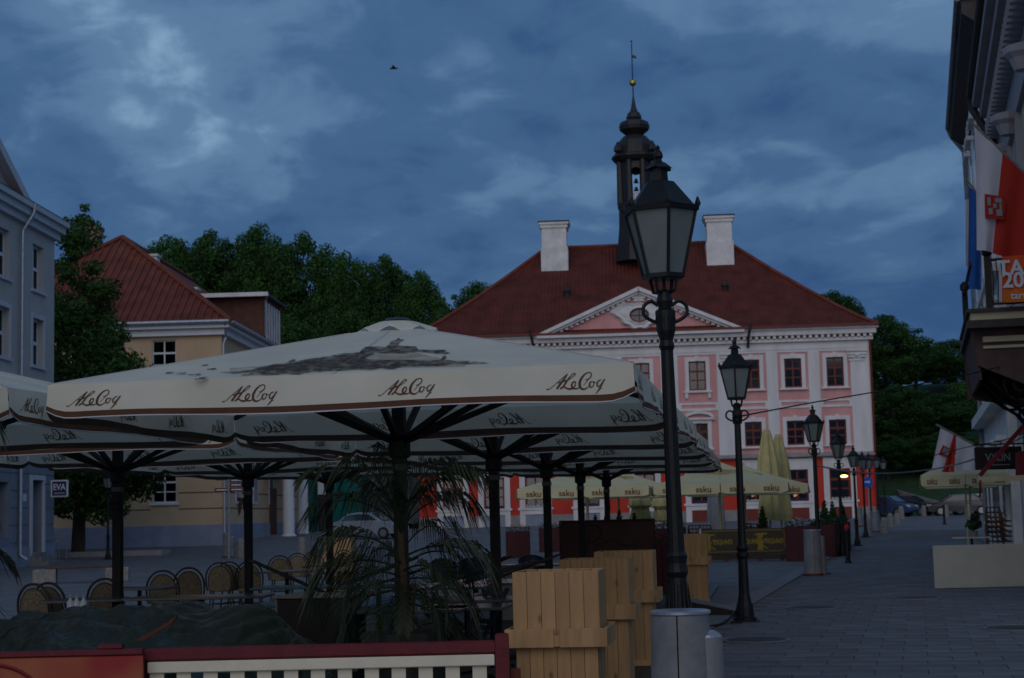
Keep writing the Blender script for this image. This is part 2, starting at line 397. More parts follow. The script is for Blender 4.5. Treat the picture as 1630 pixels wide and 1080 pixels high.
def strokes(mb, paths, sc, cx, cz, fn, flip=1):
    # pen strokes (x, y, width) in a drawing -> thin ribbons; fn maps (x, z) to a point on the cloth
    for P in paths:
        Q = smooth_path(P); L_, R_ = [], []
        for i, q in enumerate(Q):
            a = Q[max(i-1,0)]; b = Q[min(i+1,len(Q)-1)]; dx_, dz_ = b[0]-a[0], -(b[1]-a[1]); l = math.hypot(dx_, dz_) or 1
            nx, nz_ = -dz_/l*q[2]/2, dx_/l*q[2]/2
            x, z = q[0]-cx, -(q[1]-cz)
            L_.append(fn((x+nx)*sc, (z+nz_)*sc)); R_.append(fn((x-nx)*sc, (z-nz_)*sc))
        m = len(Q); mb.add(L_+R_, [(i, i+1, m+i+1, m+i) for i in range(m-1)])
ALECOQ = [
 [(172,520,22),(190,530,10),(235,505,8),(300,450,8),(390,378,9),(470,312,9)],
 [(470,310,10),(435,365,20),(375,440,26),(312,522,26)],
 [(330,440,10),(380,425,16),(440,408,14),(500,385,10),(550,350,8),(580,322,12),(572,308,12),(545,318,10),(500,360,14),(450,425,22),(405,490,20),(360,522,18),(410,495,16),(470,522,22),(530,518,22),(575,470,14),(578,430,16),(545,432,18),(522,480,24),(545,518,20),(600,520,14),(640,500,10)],
 [(720,395,8),(732,405,10),(745,398,8),(790,370,12),(806,325,14),(780,302,12),(725,318,16),(668,375,26),(636,445,34),(645,510,30),(695,532,20),(745,508,10),(790,470,8)],
 [(800,365,8),(745,415,7),(690,480,7)],
 [(815,428,10),(785,440,18),(770,480,18),(785,505,16),(815,498,12),(838,455,12),(825,428,12),(850,440,8),(872,445,8)],
 [(945,408,10),(905,420,14),(880,465,18),(892,500,16),(925,480,10),(965,430,10),(990,400,14),(960,450,16),(905,540,18),(852,600,6)],
 [(880,560,6),(910,535,8),(945,525,7)],
]
PIERRE = [
 [(520,320,12),(470,300,10),(420,330,10),(450,360,10),(520,335,10)],
 [(430,250,10),(480,200,12),(560,170,14),(650,180,16),(710,240,16),(700,320,14),(640,385,12),(560,410,10),(490,400,10)],
 [(560,340,10),(530,430,16),(500,530,16),(470,600,12)],
 [(600,400,10),(615,440,10),(640,465,10),(660,430,10),(690,420,10),(680,455,12),(720,455,10),(750,430,10),(770,395,14),(800,405,12),(830,375,12),(860,405,12),(890,375,12),(930,400,14),(960,385,10),(945,410,12),(980,445,16),(1060,470,18),(1150,465,16),(1210,440,12),(1235,400,8)],
]

# ================================================================== THE SETTING
mb = MB()
def gfn(u, v):
    x = -260 + 520*u; y = -30 + 460*(v**1.25); return (x, y, gz(x, y))
mb.grid(gfn, 40, 160)
struct(mb.build('ground', M['asphalt'], smooth=True))
# slab pavement along the right-hand houses
mb = MB()
for i in range(40):
    s0, s1 = 8 + i*2, 8 + (i+1)*2
    mb.poly([S(-2.75, s0, 0)+Vector((0,0,S(-2.75,s0).z+.004)), S(2.6, s0, 0)+Vector((0,0,S(2.6,s0).z+.004)), S(2.6, s1, 0)+Vector((0,0,S(2.6,s1).z+.004)), S(-2.75, s1, 0)+Vector((0,0,S(-2.75,s1).z+.004))])
pave = struct(mb.build('pavement', M['joint']))
slabm = []
for k in range(3):
    b = MB(); j = [.002, .003, .0025][k]; b.bev(-.25+j, .25-j, -.25+j, .25-j, 0, .012 + .002*k, .004); slabm.append(b.mesh('paving_slab', M['slab']))
far = MB(); cnt = 0; slabpos = []
for r_ in range(int((86-13)/.5)):
    s_ = 13 + r_*.5
    for q in range(-1, 11):
        c_ = -2.5 + q*.5 + (.25 if r_ % 2 else 0)
        if -2.52 <= c_ <= 2.4: slabpos.append((s_, c_))
rr = random.Random(3)
for s_, c_ in slabpos:
    p = S(c_, s_); p.z += .004
    vis = 1454 + 2640*(c_-.3)/s_ < 1640
    if cnt < 300 and s_ < 40 and vis:
        o = obj('paving_slab', slabm[rr.randrange(3)], pave, p, -ANG); cnt += 1
        o.rotation_euler = (rr.uniform(-.004,.004), rr.uniform(-.004,.004), -ANG)
    else:
        h = .012 + rr.uniform(0, .004); k = .2475
        q4 = [p + Sn*a*k + Sd*b*k for a, b in ((-1,-1),(1,-1),(1,1),(-1,1))]
        top = [v + Vector((0,0,h)) for v in q4]
        far.add(q4+top, [(4,5,6,7),(0,1,5,4),(1,2,6,5),(2,3,7,6),(3,0,4,7)])
o = far.build('paving_slab', M['slab'], pave); o['kind'] = 'stuff'
# stone edging strip between cobbles and slabs
mb = MB()
for i in range(24):
    s0 = 13 + i*3
    for k in range(4):
        p = S(-2.98, s0 + .74*k + .37); p.z += .004
        mb.add([p + Sn*a*.19 + Sd*b*.36 + Vector((0,0,h)) for h in (0,.024) for a,b in ((-1,-1),(1,-1),(1,1),(-1,1))],
               [(4,5,6,7),(0,1,5,4),(1,2,6,5),(2,3,7,6),(3,0,4,7)])
o = mb.build('kerb_stone', M['kerb'], pave); o['kind'] = 'stuff'

# hill behind the square
mb = MB()
def hfn(u, v):
    x = -230 + 460*u; y = 119 + 240*v
    z = hz(y) - .02
    if v > 0: z += .6*math.sin(x*.11+1)*min(1, (y-119)/25) + (3.0*math.exp(-((x-25)/60)**2)*min(1,(y-119)/50))*0
    return (x, y, z)
mb.grid(hfn, 60, 60)
struct(mb.build('hill', M['grass'], smooth=True))
mb = MB()
for i in range(8):
    y0, y1 = 118.5+i*3.2, 118.5+(i+1)*3.2
    mb.poly([(-13.2+.1*i, y0, hz(y0)+.35), (-4.6+.05*i, y0, hz(y0)+.35), (-4.6+.05*i, y1, hz(y1)+.35), (-13.2+.1*i, y1, hz(y1)+.35)])
struct(mb.build('road', M['asphalt']))
mb = MB(); a = at(1432, 781, 124); b = at(1500, 800, 119.5)
for dz in (0,):
    mb.prism([a+Vector((0,0,-.6)), b+Vector((0,0,-.9)), b+Vector((8,0,-.9)), b+Vector((8,1,0)), b+Vector((0,.5,.0)), a+Vector((0,.5,.0))], (0,.6,.1))
struct(mb.build('path', M['path']))

# ------------------------------------------------------------------ building helpers (local: x along wall, y into the house, z up)
def wall_open(mb, x0, x1, z0, z1, ops, rd=.25, y=0.0):
    xs = sorted(set([x0, x1] + [v for o in ops for v in o[:2]])); zs = sorted(set([z0, z1] + [v for o in ops for v in o[2:4]]))
    xs = [v for v in xs if x0 <= v <= x1]; zs = [v for v in zs if z0 <= v <= z1]
    for i in range(len(xs)-1):
        for j in range(len(zs)-1):
            cx, cz = (xs[i]+xs[i+1])/2, (zs[j]+zs[j+1])/2
            if any(o[0] < cx < o[1] and o[2] < cz < o[3] for o in ops): continue
            mb.poly([(xs[i],y,zs[j]),(xs[i+1],y,zs[j]),(xs[i+1],y,zs[j+1]),(xs[i],y,zs[j+1])])
    for a, b, c, d in [o[:4] for o in ops]:
        if c < z0 or d > z1: continue
        mb.poly([(a,y,c),(a,y+rd,c),(a,y+rd,d),(a,y,d)]); mb.poly([(b,y,c),(b,y,d),(b,y+rd,d),(b,y+rd,c)])
        mb.poly([(a,y,d),(a,y+rd,d),(b,y+rd,d),(b,y,d)]); mb.poly([(a,y,c),(b,y,c),(b,y+rd,c),(a,y+rd,c)])
WM = {}
def window(parent, cx, z0, w, h, y, mframe, cols=2, rows=3, fr=.07, blind=False, rz=0, glass=None, big=0):
    key = (round(w,3), round(h,3), mframe.name, cols, rows, fr, big)
    if key not in WM:
        f = MB()
        f.box(-w/2, w/2, 0, .08, 0, fr); f.box(-w/2, w/2, 0, .08, h-fr, h)
        f.box(-w/2, -w/2+fr, .002, .078, fr, h-fr); f.box(w/2-fr, w/2, .002, .078, fr, h-fr)
        iw, ih = w-2*fr, h-2*fr
        zsplit = [fr + ih*k/rows for k in range(1, rows)]; xsplit = [-w/2+fr+iw*k/cols for k in range(1, cols)]
        b = fr*.45
        for k, z in enumerate(zsplit):
            bb = fr*.8 if k == len(zsplit)-1 else b
            f.box(-w/2+fr, w/2-fr, .004, .07, z-bb, z+bb)
        for x in xsplit: f.box(x-b*1.3, x+b*1.3, -.002, .072, fr, h-fr)
        p = MB(); p.box(-iw/cols/2, iw/cols/2, 0, .012, -ih/rows/2, ih/rows/2)
        WM[key] = (f.mesh('window', mframe), p.mesh('pane', M['glass']))
    fm, pmesh = WM[key]
    o = obj('window', fm, parent, (cx, y, z0), rz)
    iw, ih = w-2*fr, h-2*fr
    for i in range(cols):
        for j in range(rows):
            obj('pane', pmesh, o, (-w/2+fr+iw*(i+.5)/cols, .04, fr+ih*(j+.5)/rows))
    if (len(bpy.data.objects)*7) % 5 in (0, 2):
        bm_ = MB(); bm_.box(-w/2+fr, -w/2+fr+.22*w, .13, .14, fr, h-fr); bm_.box(w/2-fr-.18*w, w/2-fr, .13, .14, fr, h-fr); bm_.build('curtain', M['blind'], o)
    if blind:
        bm_ = MB(); bm_.box(-w/2+fr, w/2-fr, .10, .11, h*.66, h-fr); bm_.build('blind', M['blind'], o)
    return o

# ================================================================== TOWN HALL
K = 112/2640.0
THc = at(1028, 815, 112); TZ = gz(0, 112)
TH = thing('town_hall', 'pink and white town hall with red tiled hip roof and slender clock tower', 'town hall', (THc.x, 112, TZ), RAD(-4))
def tz(h): return EYE - TZ + h*K         # height in the picture above the horizon -> local z
HW = 15.3
z_pl, z_led, z_cor, z_eave = tz(-1), tz(80), tz(262), tz(284)
colsx = [0, 89*K, -89*K, 174*K, -174*K, 240*K, -240*K, 306*K, -306*K]
ops_g, ops_1, ops_2, ops_b = [], [], [], []
for x in colsx:
    ops_g.append((x-.68, x+.68, tz(12), tz(60)))
    ops_1.append((x-.57, x+.57, tz(99), tz(137)))
    ops_2.append((x-.57, x+.57, tz(190), tz(236)))
    ops_b.append((x-.62, x+.62, tz(-16), tz(-3)))
m_ = MB(); wall_open(m_, -HW, HW, -.3, z_pl, [(a,b,c,d) for a,b,c,d in ops_b if False], .2); m_.box(-HW-.06, HW+.06, -.06, 19, -.3, z_pl)
m_.build('plinth', M['plinth'], TH)
m_ = MB(); wall_open(m_, -HW, HW, z_pl, z_led, ops_g, .3); m_.poly([(HW,0,z_pl),(HW,19,z_pl),(HW,19,z_led),(HW,0,z_led)]); m_.poly([(-HW,19,z_pl),(-HW,0,z_pl),(-HW,0,z_led),(-HW,19,z_led)])
m_.build('ground_floor_wall', M['red'], TH)
m_ = MB(); wall_open(m_, -HW, HW, z_led, z_eave, ops_1+ops_2, .3); m_.poly([(HW,0,z_led),(HW,19,z_led),(HW,19,z_eave),(HW,0,z_eave)]); m_.poly([(-HW,19,z_led),(-HW,0,z_led),(-HW,0,z_eave),(-HW,19,z_eave)])
m_.build('upper_wall', M['pink'], TH)
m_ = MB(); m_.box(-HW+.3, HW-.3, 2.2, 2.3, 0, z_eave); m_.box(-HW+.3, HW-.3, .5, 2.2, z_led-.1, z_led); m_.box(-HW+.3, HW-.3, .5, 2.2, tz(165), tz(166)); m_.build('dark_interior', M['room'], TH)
# shallow white strips between pink panels: pilasters and bands, 6 cm proud
def band(x0, x1, z0, z1, pr=.06, m='white', nm='wall_band'):
    b = MB(); b.box(x0, x1, -pr, .02, z0, z1); return b.build(nm, M[m], TH)
edges = sorted(colsx); pw = []
for i, x in enumerate(edges):
    hw = 1.30 if abs(x) < 5 else 1.02
    pw.append((x-hw, x+hw))
px0 = -HW
for a, b in pw + [(HW, HW)]:
    band(px0, a, z_led+.02, tz(250), .07, 'white', 'pilaster'); px0 = b
for (a, b) in pw:
    band(a, b, tz(157), tz(161), .06); band(a, b, tz(166.5), tz(170), .06)
    band(a, a+.16, tz(161), tz(166.5), .06); band(b-.16, b, tz(161), tz(166.5), .06)
    band(a, b, tz(246), tz(250), .06)
band(-HW-.02, HW+.02, tz(250), tz(262), .10, 'white', 'frieze')
# corner capitals
for cx in (-HW+.85, HW-.85, -6.0, 6.0):
    b = MB()
    for k in range(4): b.box(cx-.55-.05*k, cx+.55+.05*k, -.13-.03*k, -.05, tz(229+5*k), tz(232.5+5*k))
    for k in range(3): b.lathe([(.02,0),(.14,.03),(.14,.1),(.03,.13)], 8, (cx-.4+.4*k, -.15, tz(229)+.1*(k%2)+.2))
    b.build('capital', M['whitew'], TH)
# cornice with dentils
b = MB(); b.box(-HW-.25, HW+.25, -.35, 19.3, tz(262), tz(267)); b.box(-HW-.45, HW+.45, -.6, 19.5, tz(272), tz(280)); b.box(-HW-.6, HW+.6, -.75, 19.7, tz(280), z_eave)
b.build('cornice', M['white'], TH)
b = MB()
for i in range(78):
    x = -HW - .2 + i*.4; b.box(x, x+.2, -.52, -.1, tz(267)+.002, tz(272)-.002)
b.build('dentils', M['whitew'], TH)
# ledge over the ground floor
b = MB(); b.prism([(-HW-.1,0,z_led-.1),(-HW-.1,-.35,z_led-.02),(-HW-.1,-.35,z_led+.06),(-HW-.1,0,z_led+.28)], (2*HW+.2,0,0)); b.build('ledge', M['plinth'], TH)
# windows
sur = {}
for i, x in enumerate(sorted(colsx)):
    mid = abs(x) < 5
    window(TH, x, tz(190), 1.14, 46*K, .12, M['winred'], 2, 3, .085, blind=(i % 2 == 0))
    window(TH, x, tz(99), 1.14, 38*K, .12, M['winred'], 2, 3, .085, blind=(i % 3 != 1))
    window(TH, x, tz(12), 1.36, 48*K, .15, M['winred'], 2, 3, .10)
    for (z0, z1, hw) in ((tz(190), tz(236), .57), (tz(99), tz(137), .57)):
        s_ = MB(); s_.box(x-hw-.26, x-hw, -.08, .02, z0-.05, z1+.27); s_.box(x+hw, x+hw+.26, -.08, .02, z0-.05, z1+.27); s_.box(x-hw, x+hw, -.08, .02, z1, z1+.27)
        s_.box(x-.14, x+.14, -.12, -.082, z1+.03, z1+.36)
        s_.build('window_surround', M['white'], TH)
        s_ = MB(); s_.box(x-hw-.38, x+hw+.38, -.2, .02, z0-.17, z0-.05)
        if mid:
            s_.box(x-hw-.3, x-hw-.1, -.14, .02, z0-.55, z0-.17); s_.box(x+hw+.1, x+hw+.3, -.14, .02, z0-.55, z0-.17)
        s_.build('sill', M['whitew'], TH)
    if mid:
        s_ = MB(); n_ = 9; zc_ = tz(146)
        arc = [(x + 1.02*math.cos(math.pi*k/n_), -.3, zc_ + .46*math.sin(math.pi*k/n_)) for k in range(n_+1)]
        inner = [(x + .8*math.cos(math.pi*k/n_), -.3, zc_ + .26*math.sin(math.pi*k/n_)) for k in range(n_+1)]
        for k in range(n_): s_.prism([arc[k], arc[k+1], inner[k+1], inner[k]], (0,.3,0))
        s_.box(x-1.05, x+1.05, -.25, .02, zc_-.14, zc_)
        s_.build('window_hood', M['white'], TH)
    # ground floor: tall white frame running from plinth to ledge
    s_ = MB()
    for sx in (-1, 1):
        a, c_ = sorted((x+sx*.70, x+sx*1.08)); s_.box(a, c_, -.10, .02, -.2, z_led-.1)
    s_.box(x-.70, x+.70, -.10, .02, tz(60), z_led-.12); s_.box(x-.70, x+.70, -.10, .02, tz(0), tz(10)); s_.box(x-1.2, x+1.2, -.16, .02, tz(7), tz(10.5))
    s_.build('window_surround', M['white'], TH)
    s_ = MB(); s_.box(x-.66, x+.66, -.085, -.062, -.1, tz(-1)); s_.build('basement_shutter', M['yplinth'] if i < 5 else M['winred'], TH)
    # flower box of dark blue and white blooms on the sill
    s_ = MB(); rq = random.Random(i)
    for k in range(26):
        xx = x-.6+1.2*k/25; s_.box(xx-.03, xx+.03, -.18, -.12, tz(11), tz(11)+rq.uniform(.08,.2))
    s_.build('flower_box', M['signblue'] if i % 2 else M['flowersw'], TH)
# lit lamps behind two ground floor windows
b = MB(); b.lathe([(.02,.0),(.26,-.02),(.36,-.12),(.05,-.2)], 12, (306*K+.30, .45, tz(50))); b.build('pendant_lamp', M['warm'], TH)
b = MB(); b.lathe([(.02,.0),(.16,-.02),(.2,-.12),(.05,-.2)], 12, (240*K-.2, .7, tz(22))); b.build('pendant_lamp', M['warmlow'], TH)
b = MB(); b.lathe([(.02,.0),(.16,-.02),(.2,-.12),(.05,-.2)], 12, (174*K-.2, .8, tz(24))); b.build('pendant_lamp', M['warmlow'], TH)
# pediment
PH = 155*K; zb, za_ = tz(284), tz(357)
b = MB(); b.prism([(-PH+.5,-.25,zb),(PH-.5,-.25,zb),(0,-.25,za_-.45)], (0,3.0,0)); b.build('pediment', M['pink'], TH)
b = MB()
for sx in (-1, 1):
    d_ = Vector((-sx*PH, 0, za_-zb)).normalized(); n_ = Vector((sx*d_.z*1.0, 0, abs(d_.x)))
    p0 = Vector((sx*(PH+.5), -.85, zb+.02)); p1 = Vector((0, -.85, za_))
    nn = Vector((-(p1-p0).z, 0, (p1-p0).x)).normalized()
    if nn.z > 0: nn = -nn
    b.prism([p0, p1, p1+nn*.22*1.12, p0+nn*.22], (0,4.0,0))
    q0, q1 = p0+nn*.22+Vector((0,.2,0)), p1+nn*.25+Vector((0,.2,0))
    b.prism([q0, q1, q1+nn*.16, q0+nn*.16], (0,3.6,0))
    for k in range(20):
        t_ = (k+.5)/20; c_ = q0.lerp(q1, t_) + nn*.2; b.box(c_.x-.12, c_.x+.12, -.5, -.2, c_.z-.12, c_.z+.12)
b.build('raking_cornice', M['white'], TH)
b = MB(); b.box(-PH-.4, PH+.4, -.95, -.2, zb-.22, zb+.0); b.build('pediment_base', M['white'], TH)
b = MB(); b.box(-PH+.2, PH-.2, -.98, -.2, zb+.003, zb+.07); b.build('pediment_flashing', M['tile'], TH)
# shell cartouche round an oval window
def shell():
    b = MB(); n_ = 40; ring = []
    zc_ = tz(312)
    for k in range(n_):
        t_ = 2*math.pi*k/n_
        rx, rzz = 1.28, 1.02
        wob = 1 + .07*math.sin(t_*9)
        ex = .36*max(0, math.cos(t_-2.75))**6*2.0 + .36*max(0, math.cos(t_-.39))**6*2.0
        ring.append(((rx+ex)*math.cos(t_)*wob, (rzz*(1.0 if math.sin(t_) < 0 else .88)+ex*.8)*math.sin(t_)*wob))
    inn = [(.60*math.cos(2*math.pi*k/n_), .44*math.sin(2*math.pi*k/n_)) for k in range(n_)]
    vs_ = [(x, -.30, zc_+z) for x, z in ring] + [(x*.86, -.52, zc_+z*.86) for x, z in ring] + [(x*.7, -.46, zc_+z*.7) for x, z in ring] + [(x*1.15, -.56, zc_+z*1.15) for x, z in inn] + [(x, -.30, zc_+z) for x, z in inn]
    fs_ = []
    for r_ in range(4):
        for k in range(n_): fs_.append((r_*n_+k, r_*n_+(k+1)%n_, (r_+1)*n_+(k+1)%n_, (r_+1)*n_+k))
    b.add(vs_, fs_)
    return b, zc_, inn
b, zc_, inn = shell(); sh = b.build('shell_cartouche', M['whitew'], TH)
b = MB()
for k in range(5):
    a_ = RAD(50+20*k); b.tube([(0+.28*math.cos(a_), -.42, zc_+1.0+.1*math.sin(a_)), (.75*math.cos(a_), -.42, zc_+1.0+.62*math.sin(a_))], [.07,.09], 6)
b.box(-.36, .36, -.48, -.3, zc_+.95, zc_+1.08); b.build('crown_ornament', M['whitew'], TH)
b = MB(); b.tube([(x*1.0, -.40, zc_+z) for x, z in inn]+[(inn[0][0], -.40, zc_+inn[0][1])], .06, 6); b.tube([(0,-.36,zc_-.42),(0,-.36,zc_+.42)], .035, 6); b.tube([(-.58,-.36,zc_),(.58,-.36,zc_)], .035, 6); ov = b.build('window', M['winred'], TH)
b = MB(); b.poly([(x, -.33, zc_+z) for x, z in inn][::-1]); b.build('pane', M['carglass'], ov)
# roof
rx, ry0, ry1, zr = HW+.55, -.9, 19.8, EYE-TZ+427*121/2640
rhx, rmy = 6.7, 9.4
b = MB()
def ring(f):   # f 0 at eave, 1 at ridge, gentle bell-cast
    z = z_eave + (zr-z_eave)*(f**1.13)
    return [(-rx+(rx-rhx)*f, ry0+(rmy-ry0)*f, z), (rx-(rx-rhx)*f, ry0+(rmy-ry0)*f, z), (rx-(rx-rhx)*f, ry1+(rmy-ry1)*f, z), (-rx+(rx-rhx)*f, ry1+(rmy-ry1)*f, z)]
fr_ = [0, .12, .25, .45, .7, 1]
rg = [ring(f) for f in fr_]
vs_ = [v for r_ in rg for v in r_]
b.add(vs_, [(i*4+k, i*4+(k+1)%4, i*4+4+(k+1)%4, i*4+4+k) for i in range(len(fr_)-1) for k in range(4)])
roof = b.build('roof', M['tile'], TH)
b = MB()
for k in range(4): b.tube([Vector(r_[k])+Vector((0,0,.05)) for r_ in rg], .14, 6)
b.tube([(-rhx,rmy,zr+.05),(rhx,rmy,zr+.05)], .16, 6); b.build('ridge_tiles', M['tile2'], roof)
b = MB(); b.box(-rx-.02, rx+.02, ry0-.1, ry0, z_eave-.02, z_eave+.12); b.build('gutter', M['winred'], roof)
for k, (x, yy) in enumerate(((-5.0, 4.0), (6.1, 4.0))):
    f = (yy-ry0)/(rmy-ry0); z = z_eave+(zr-z_eave)*f**1.13
    b = MB(); b.lathe([(.17,-.3),(.17,.3),(.28,.32),(.24,.5),(.05,.6)], 8, (x, yy, z)); b.build('roof_vent', M['copper'], roof)
for sx in (-1, 1):
    x = sx*(rhx-.35) + (.40 if sx < 0 else -.32)
    b = MB(); zt = EYE-TZ+470*119/2640
    b.box(x-.98, x+.98, 6.9, 8.9, zr-2.3, zr-.25); b.box(x-.9, x+.9, 6.98, 8.82, zr-.25, zt-.45); b.box(x-1.0, x+1.0, 6.88, 8.92, zt-.45, zt-.2); b.box(x-1.1, x+1.1, 6.78, 9.02, zt-.2, zt-.03)
    c_ = b.build('chimney', M['whitew'], TH); b = MB(); b.box(x-1.14, x+1.14, 6.74, 9.06, zt-.03, zt+.06); b.build('chimney_cap', M['copper'], c_)
for sx in (-1, 1):
    b = MB(); x = sx*(PH+.75); b.tube([(x+sx*.1,-1.0,z_eave+.35),(x,-1.05,z_eave-.1),(x+sx*-.1,-.75,z_eave-.75),(x-sx*.1,-.2,z_eave-1.2)], .09, 8); b.build('downpipe', M['copper'], TH)
b = MB(); b.tube([(HW+.05,-.2,z_eave-.5),(HW+.05,-.2,0)], .08, 6); b.build('downpipe', M['winred'], TH)
# tower
tx, ty = .15, 7.6; kt = 119.6/2640
def tt(y_): return EYE-TZ+(824-y_)*kt
b = MB(); P8 = math.pi/8
b.lathe([(1.75,tt(425)),(1.62,tt(405)),(1.45,tt(370)),(1.42,tt(338)),(1.5,tt(336)),(1.5,tt(330)),(1.3,tt(328))], 8, (tx,ty,0), P8)
tw = b.build('tower_base', M['copper'], TH)
b = MB(); R_ = 1.28
for k in range(8):
    t_ = P8 + k*math.pi/4; x, y = tx+R_*math.cos(t_), ty+R_*math.sin(t_); b.lathe([(.24,tt(330)),(.2,tt(262))], 6, (x,y,0))
    if k % 2 == 0:    # diagonal and side faces alternate: closed panels on the diagonals
        pass
for k in range(8):
    t0, t1 = P8+k*math.pi/4, P8+(k+1)*math.pi/4
    p0, p1 = Vector((tx+R_*math.cos(t0), ty+R_*math.sin(t0), 0)), Vector((tx+R_*math.cos(t1), ty+R_*math.sin(t1), 0))
    if k % 2 == 0:
        b.prism([p0+Vector((0,0,tt(330))), p1+Vector((0,0,tt(330))), p1+Vector((0,0,tt(262))), p0+Vector((0,0,tt(262)))], (p0+p1-2*Vector((tx,ty,0)))*-.06)
    else:             # arched opening
        arc = []
        for q in range(9):
            a_ = math.pi*q/8; u = .5-.44*math.cos(a_); arc.append(p0.lerp(p1, u)+Vector((0,0,tt(283)+.38*math.sin(a_))))
        dd = (p0+p1-2*Vector((tx,ty,0)))*-.06
        for q in range(8):
            lo0, lo1 = arc[q], arc[q+1]; b.prism([lo0, lo1, Vector((lo1.x,lo1.y,tt(262))), Vector((lo0.x,lo0.y,tt(262)))], dd)
b.build('belfry', M['copper'], TH)
b = MB()
for k in range(8):
    if k % 2 == 1:
        t0, t1 = P8+k*math.pi/4, P8+(k+1)*math.pi/4; r_ = R_*.93
        p0, p1 = Vector((tx+r_*math.cos(t0), ty+r_*math.sin(t0), 0)), Vector((tx+r_*math.cos(t1), ty+r_*math.sin(t1), 0))
        for u in (.2,.4,.6,.8): q = p0.lerp(p1,u); b.lathe([(.06,tt(330)),(.08,tt(324)),(.05,tt(317))], 6, (q.x,q.y,0))
        b.bar(p0+Vector((0,0,tt(315.5))), p1+Vector((0,0,tt(315.5))), .14, .1)
b.build('balustrade', M['white'], TH)
b = MB()
for k in range(9):
    for j in range(3): b.lathe([(.01,.30),(.1,.26),(.13,.08),(.19,0),(.02,-.02)], 8, (tx-.55+.55*j, ty-.2+.1*(k%3), tt(312)+.0+.62*(k//3)+.12*(j%2)))
b.build('carillon_bells', M['bluechair'], TH)
b = MB(); b.lathe([(1.3,tt(264)),(1.55,tt(261)),(1.75,tt(256)),(1.75,tt(253)),(1.4,tt(250)),(1.34,tt(244)),(1.33,tt(236)),(1.2,tt(228)),(.92,tt(221)),(.62,tt(217)),(.82,tt(213.5)),(1.07,tt(209)),(1.13,tt(203)),(1.05,tt(197)),(.70,tt(193)),(.5,tt(191)),(.58,tt(189)),(.52,tt(185)),(.46,tt(181)),(.30,tt(178)),(.20,tt(172)),(.10,tt(160)),(.05,tt(152)),(.035,tt(64))], 16, (tx,ty,0))
b.build('onion_dome', M['copper'], TH, smooth=False)
b = MB()
for k in range(4):
    t_ = math.pi/4+k*math.pi/2; b.lathe([(.2,tt(256)),(.1,tt(252)),(.32,tt(248)),(.27,tt(241)),(.06,tt(233))], 8, (tx+1.75*math.cos(t_), ty+1.75*math.sin(t_), 0))
b.build('urns', M['copper'], TH)
b = MB(); b.lathe([(.26*math.sin(math.pi*k/8)+.002, tt(130)-.26*math.cos(math.pi*k/8)) for k in range(9)], 12, (tx,ty,0)); b.build('gilded_ball', M['gold'], TH, smooth=True)
b = MB(); b.lathe([(.01,tt(63)),(.10,tt(60.5)),(.01,tt(58))], 8, (tx,ty,0)); b.build('spire_tip', M['gold'], TH)
b = MB(); b.prism([(tx-.02,ty,tt(88)),(tx+.34,ty,tt(90)),(tx+.3,ty,tt(86)),(tx+.1,ty,tt(83))], (0,.03,0)); b.build('weather_vane', M['copper'], TH)
b = MB(); n_ = 20; yb = ty-1.45
b.prism([(tx+.50*math.cos(2*math.pi*k/n_), yb-.06, tt(372)+.62*math.sin(2*math.pi*k/n_)) for k in range(n_)], (0,.3,0)); ck = b.build('clock_face', M['white'], TH)
b = MB(); b.bar((tx,yb-.09,tt(372)), (tx-.02,yb-.09,tt(372)+.48), .06, .02); b.bar((tx,yb-.10,tt(372)), (tx-.28,yb-.10,tt(372)+.12), .07, .02)
for k in range(12):
    a_ = RAD(30*k); b.bar((tx+.36*math.cos(a_),yb-.075,tt(372)+.46*math.sin(a_)), (tx+.44*math.cos(a_),yb-.075,tt(372)+.56*math.sin(a_)), .05, .02)
b.build('clock_hands', M['iron'], ck)

# ================================================================== GREY HOUSE, left edge (local x runs along the facade away from camera)
GC = Vector((-20.0, 72.0, 0)); gdir = math.atan2(1, .03)
GH = thing('grey_house', 'pale grey plastered house at the left edge with pediment and white cornice', 'house', (GC.x, GC.y, 0), gdir)
# local x = along facade (0 at the far corner, negative towards camera); facade faces local -y
ops = []
wx = [-2.25, -6.6, -10.8, -15]
for x in wx: ops += [(x-.72,x+.72,11.55,13.5),(x-.72,x+.72,8.35,10.35)]
opd = [(-3.0,-1.55,.55,3.55),(-7.4,-5.8,1.2,3.4),(-11.6,-10,1.2,3.4)]
b = MB(); wall_open(b, -26, 0, 5.1, 14.1, ops, .30); b.poly([(0,0,5.1),(0,14,5.1),(0,14,14.1),(0,0,14.1)]); b.build('upper_wall', M['grey'], GH)
b = MB(); wall_open(b, -26, 0, -.1, 5.1, opd, .55); b.poly([(0,0,-.1),(0,14,-.1),(0,14,5.1),(0,0,5.1)]); b.build('ground_floor_wall', M['bluegrey'], GH)
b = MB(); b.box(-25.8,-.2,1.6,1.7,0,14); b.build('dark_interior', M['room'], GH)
for z in (1.3, 2.0, 2.7, 3.4, 4.1):
    b = MB()
    segs = [(-26,-7.6),(-5.6,-3.3),(-1.3,.01)] if z < 3.6 else [(-26,.01)]
    for a, c_ in segs: b.box(a, c_, -.025, .01, z-.30, z+.30)
    b.build('rustication_course', M['bluegrey'], GH)
b = MB(); b.box(-26,-3.3,-.06,.02,-.1,.8); b.box(-1.3,.06,-.06,.02,-.1,.8); b.build('plinth', M['yplinth'], GH)
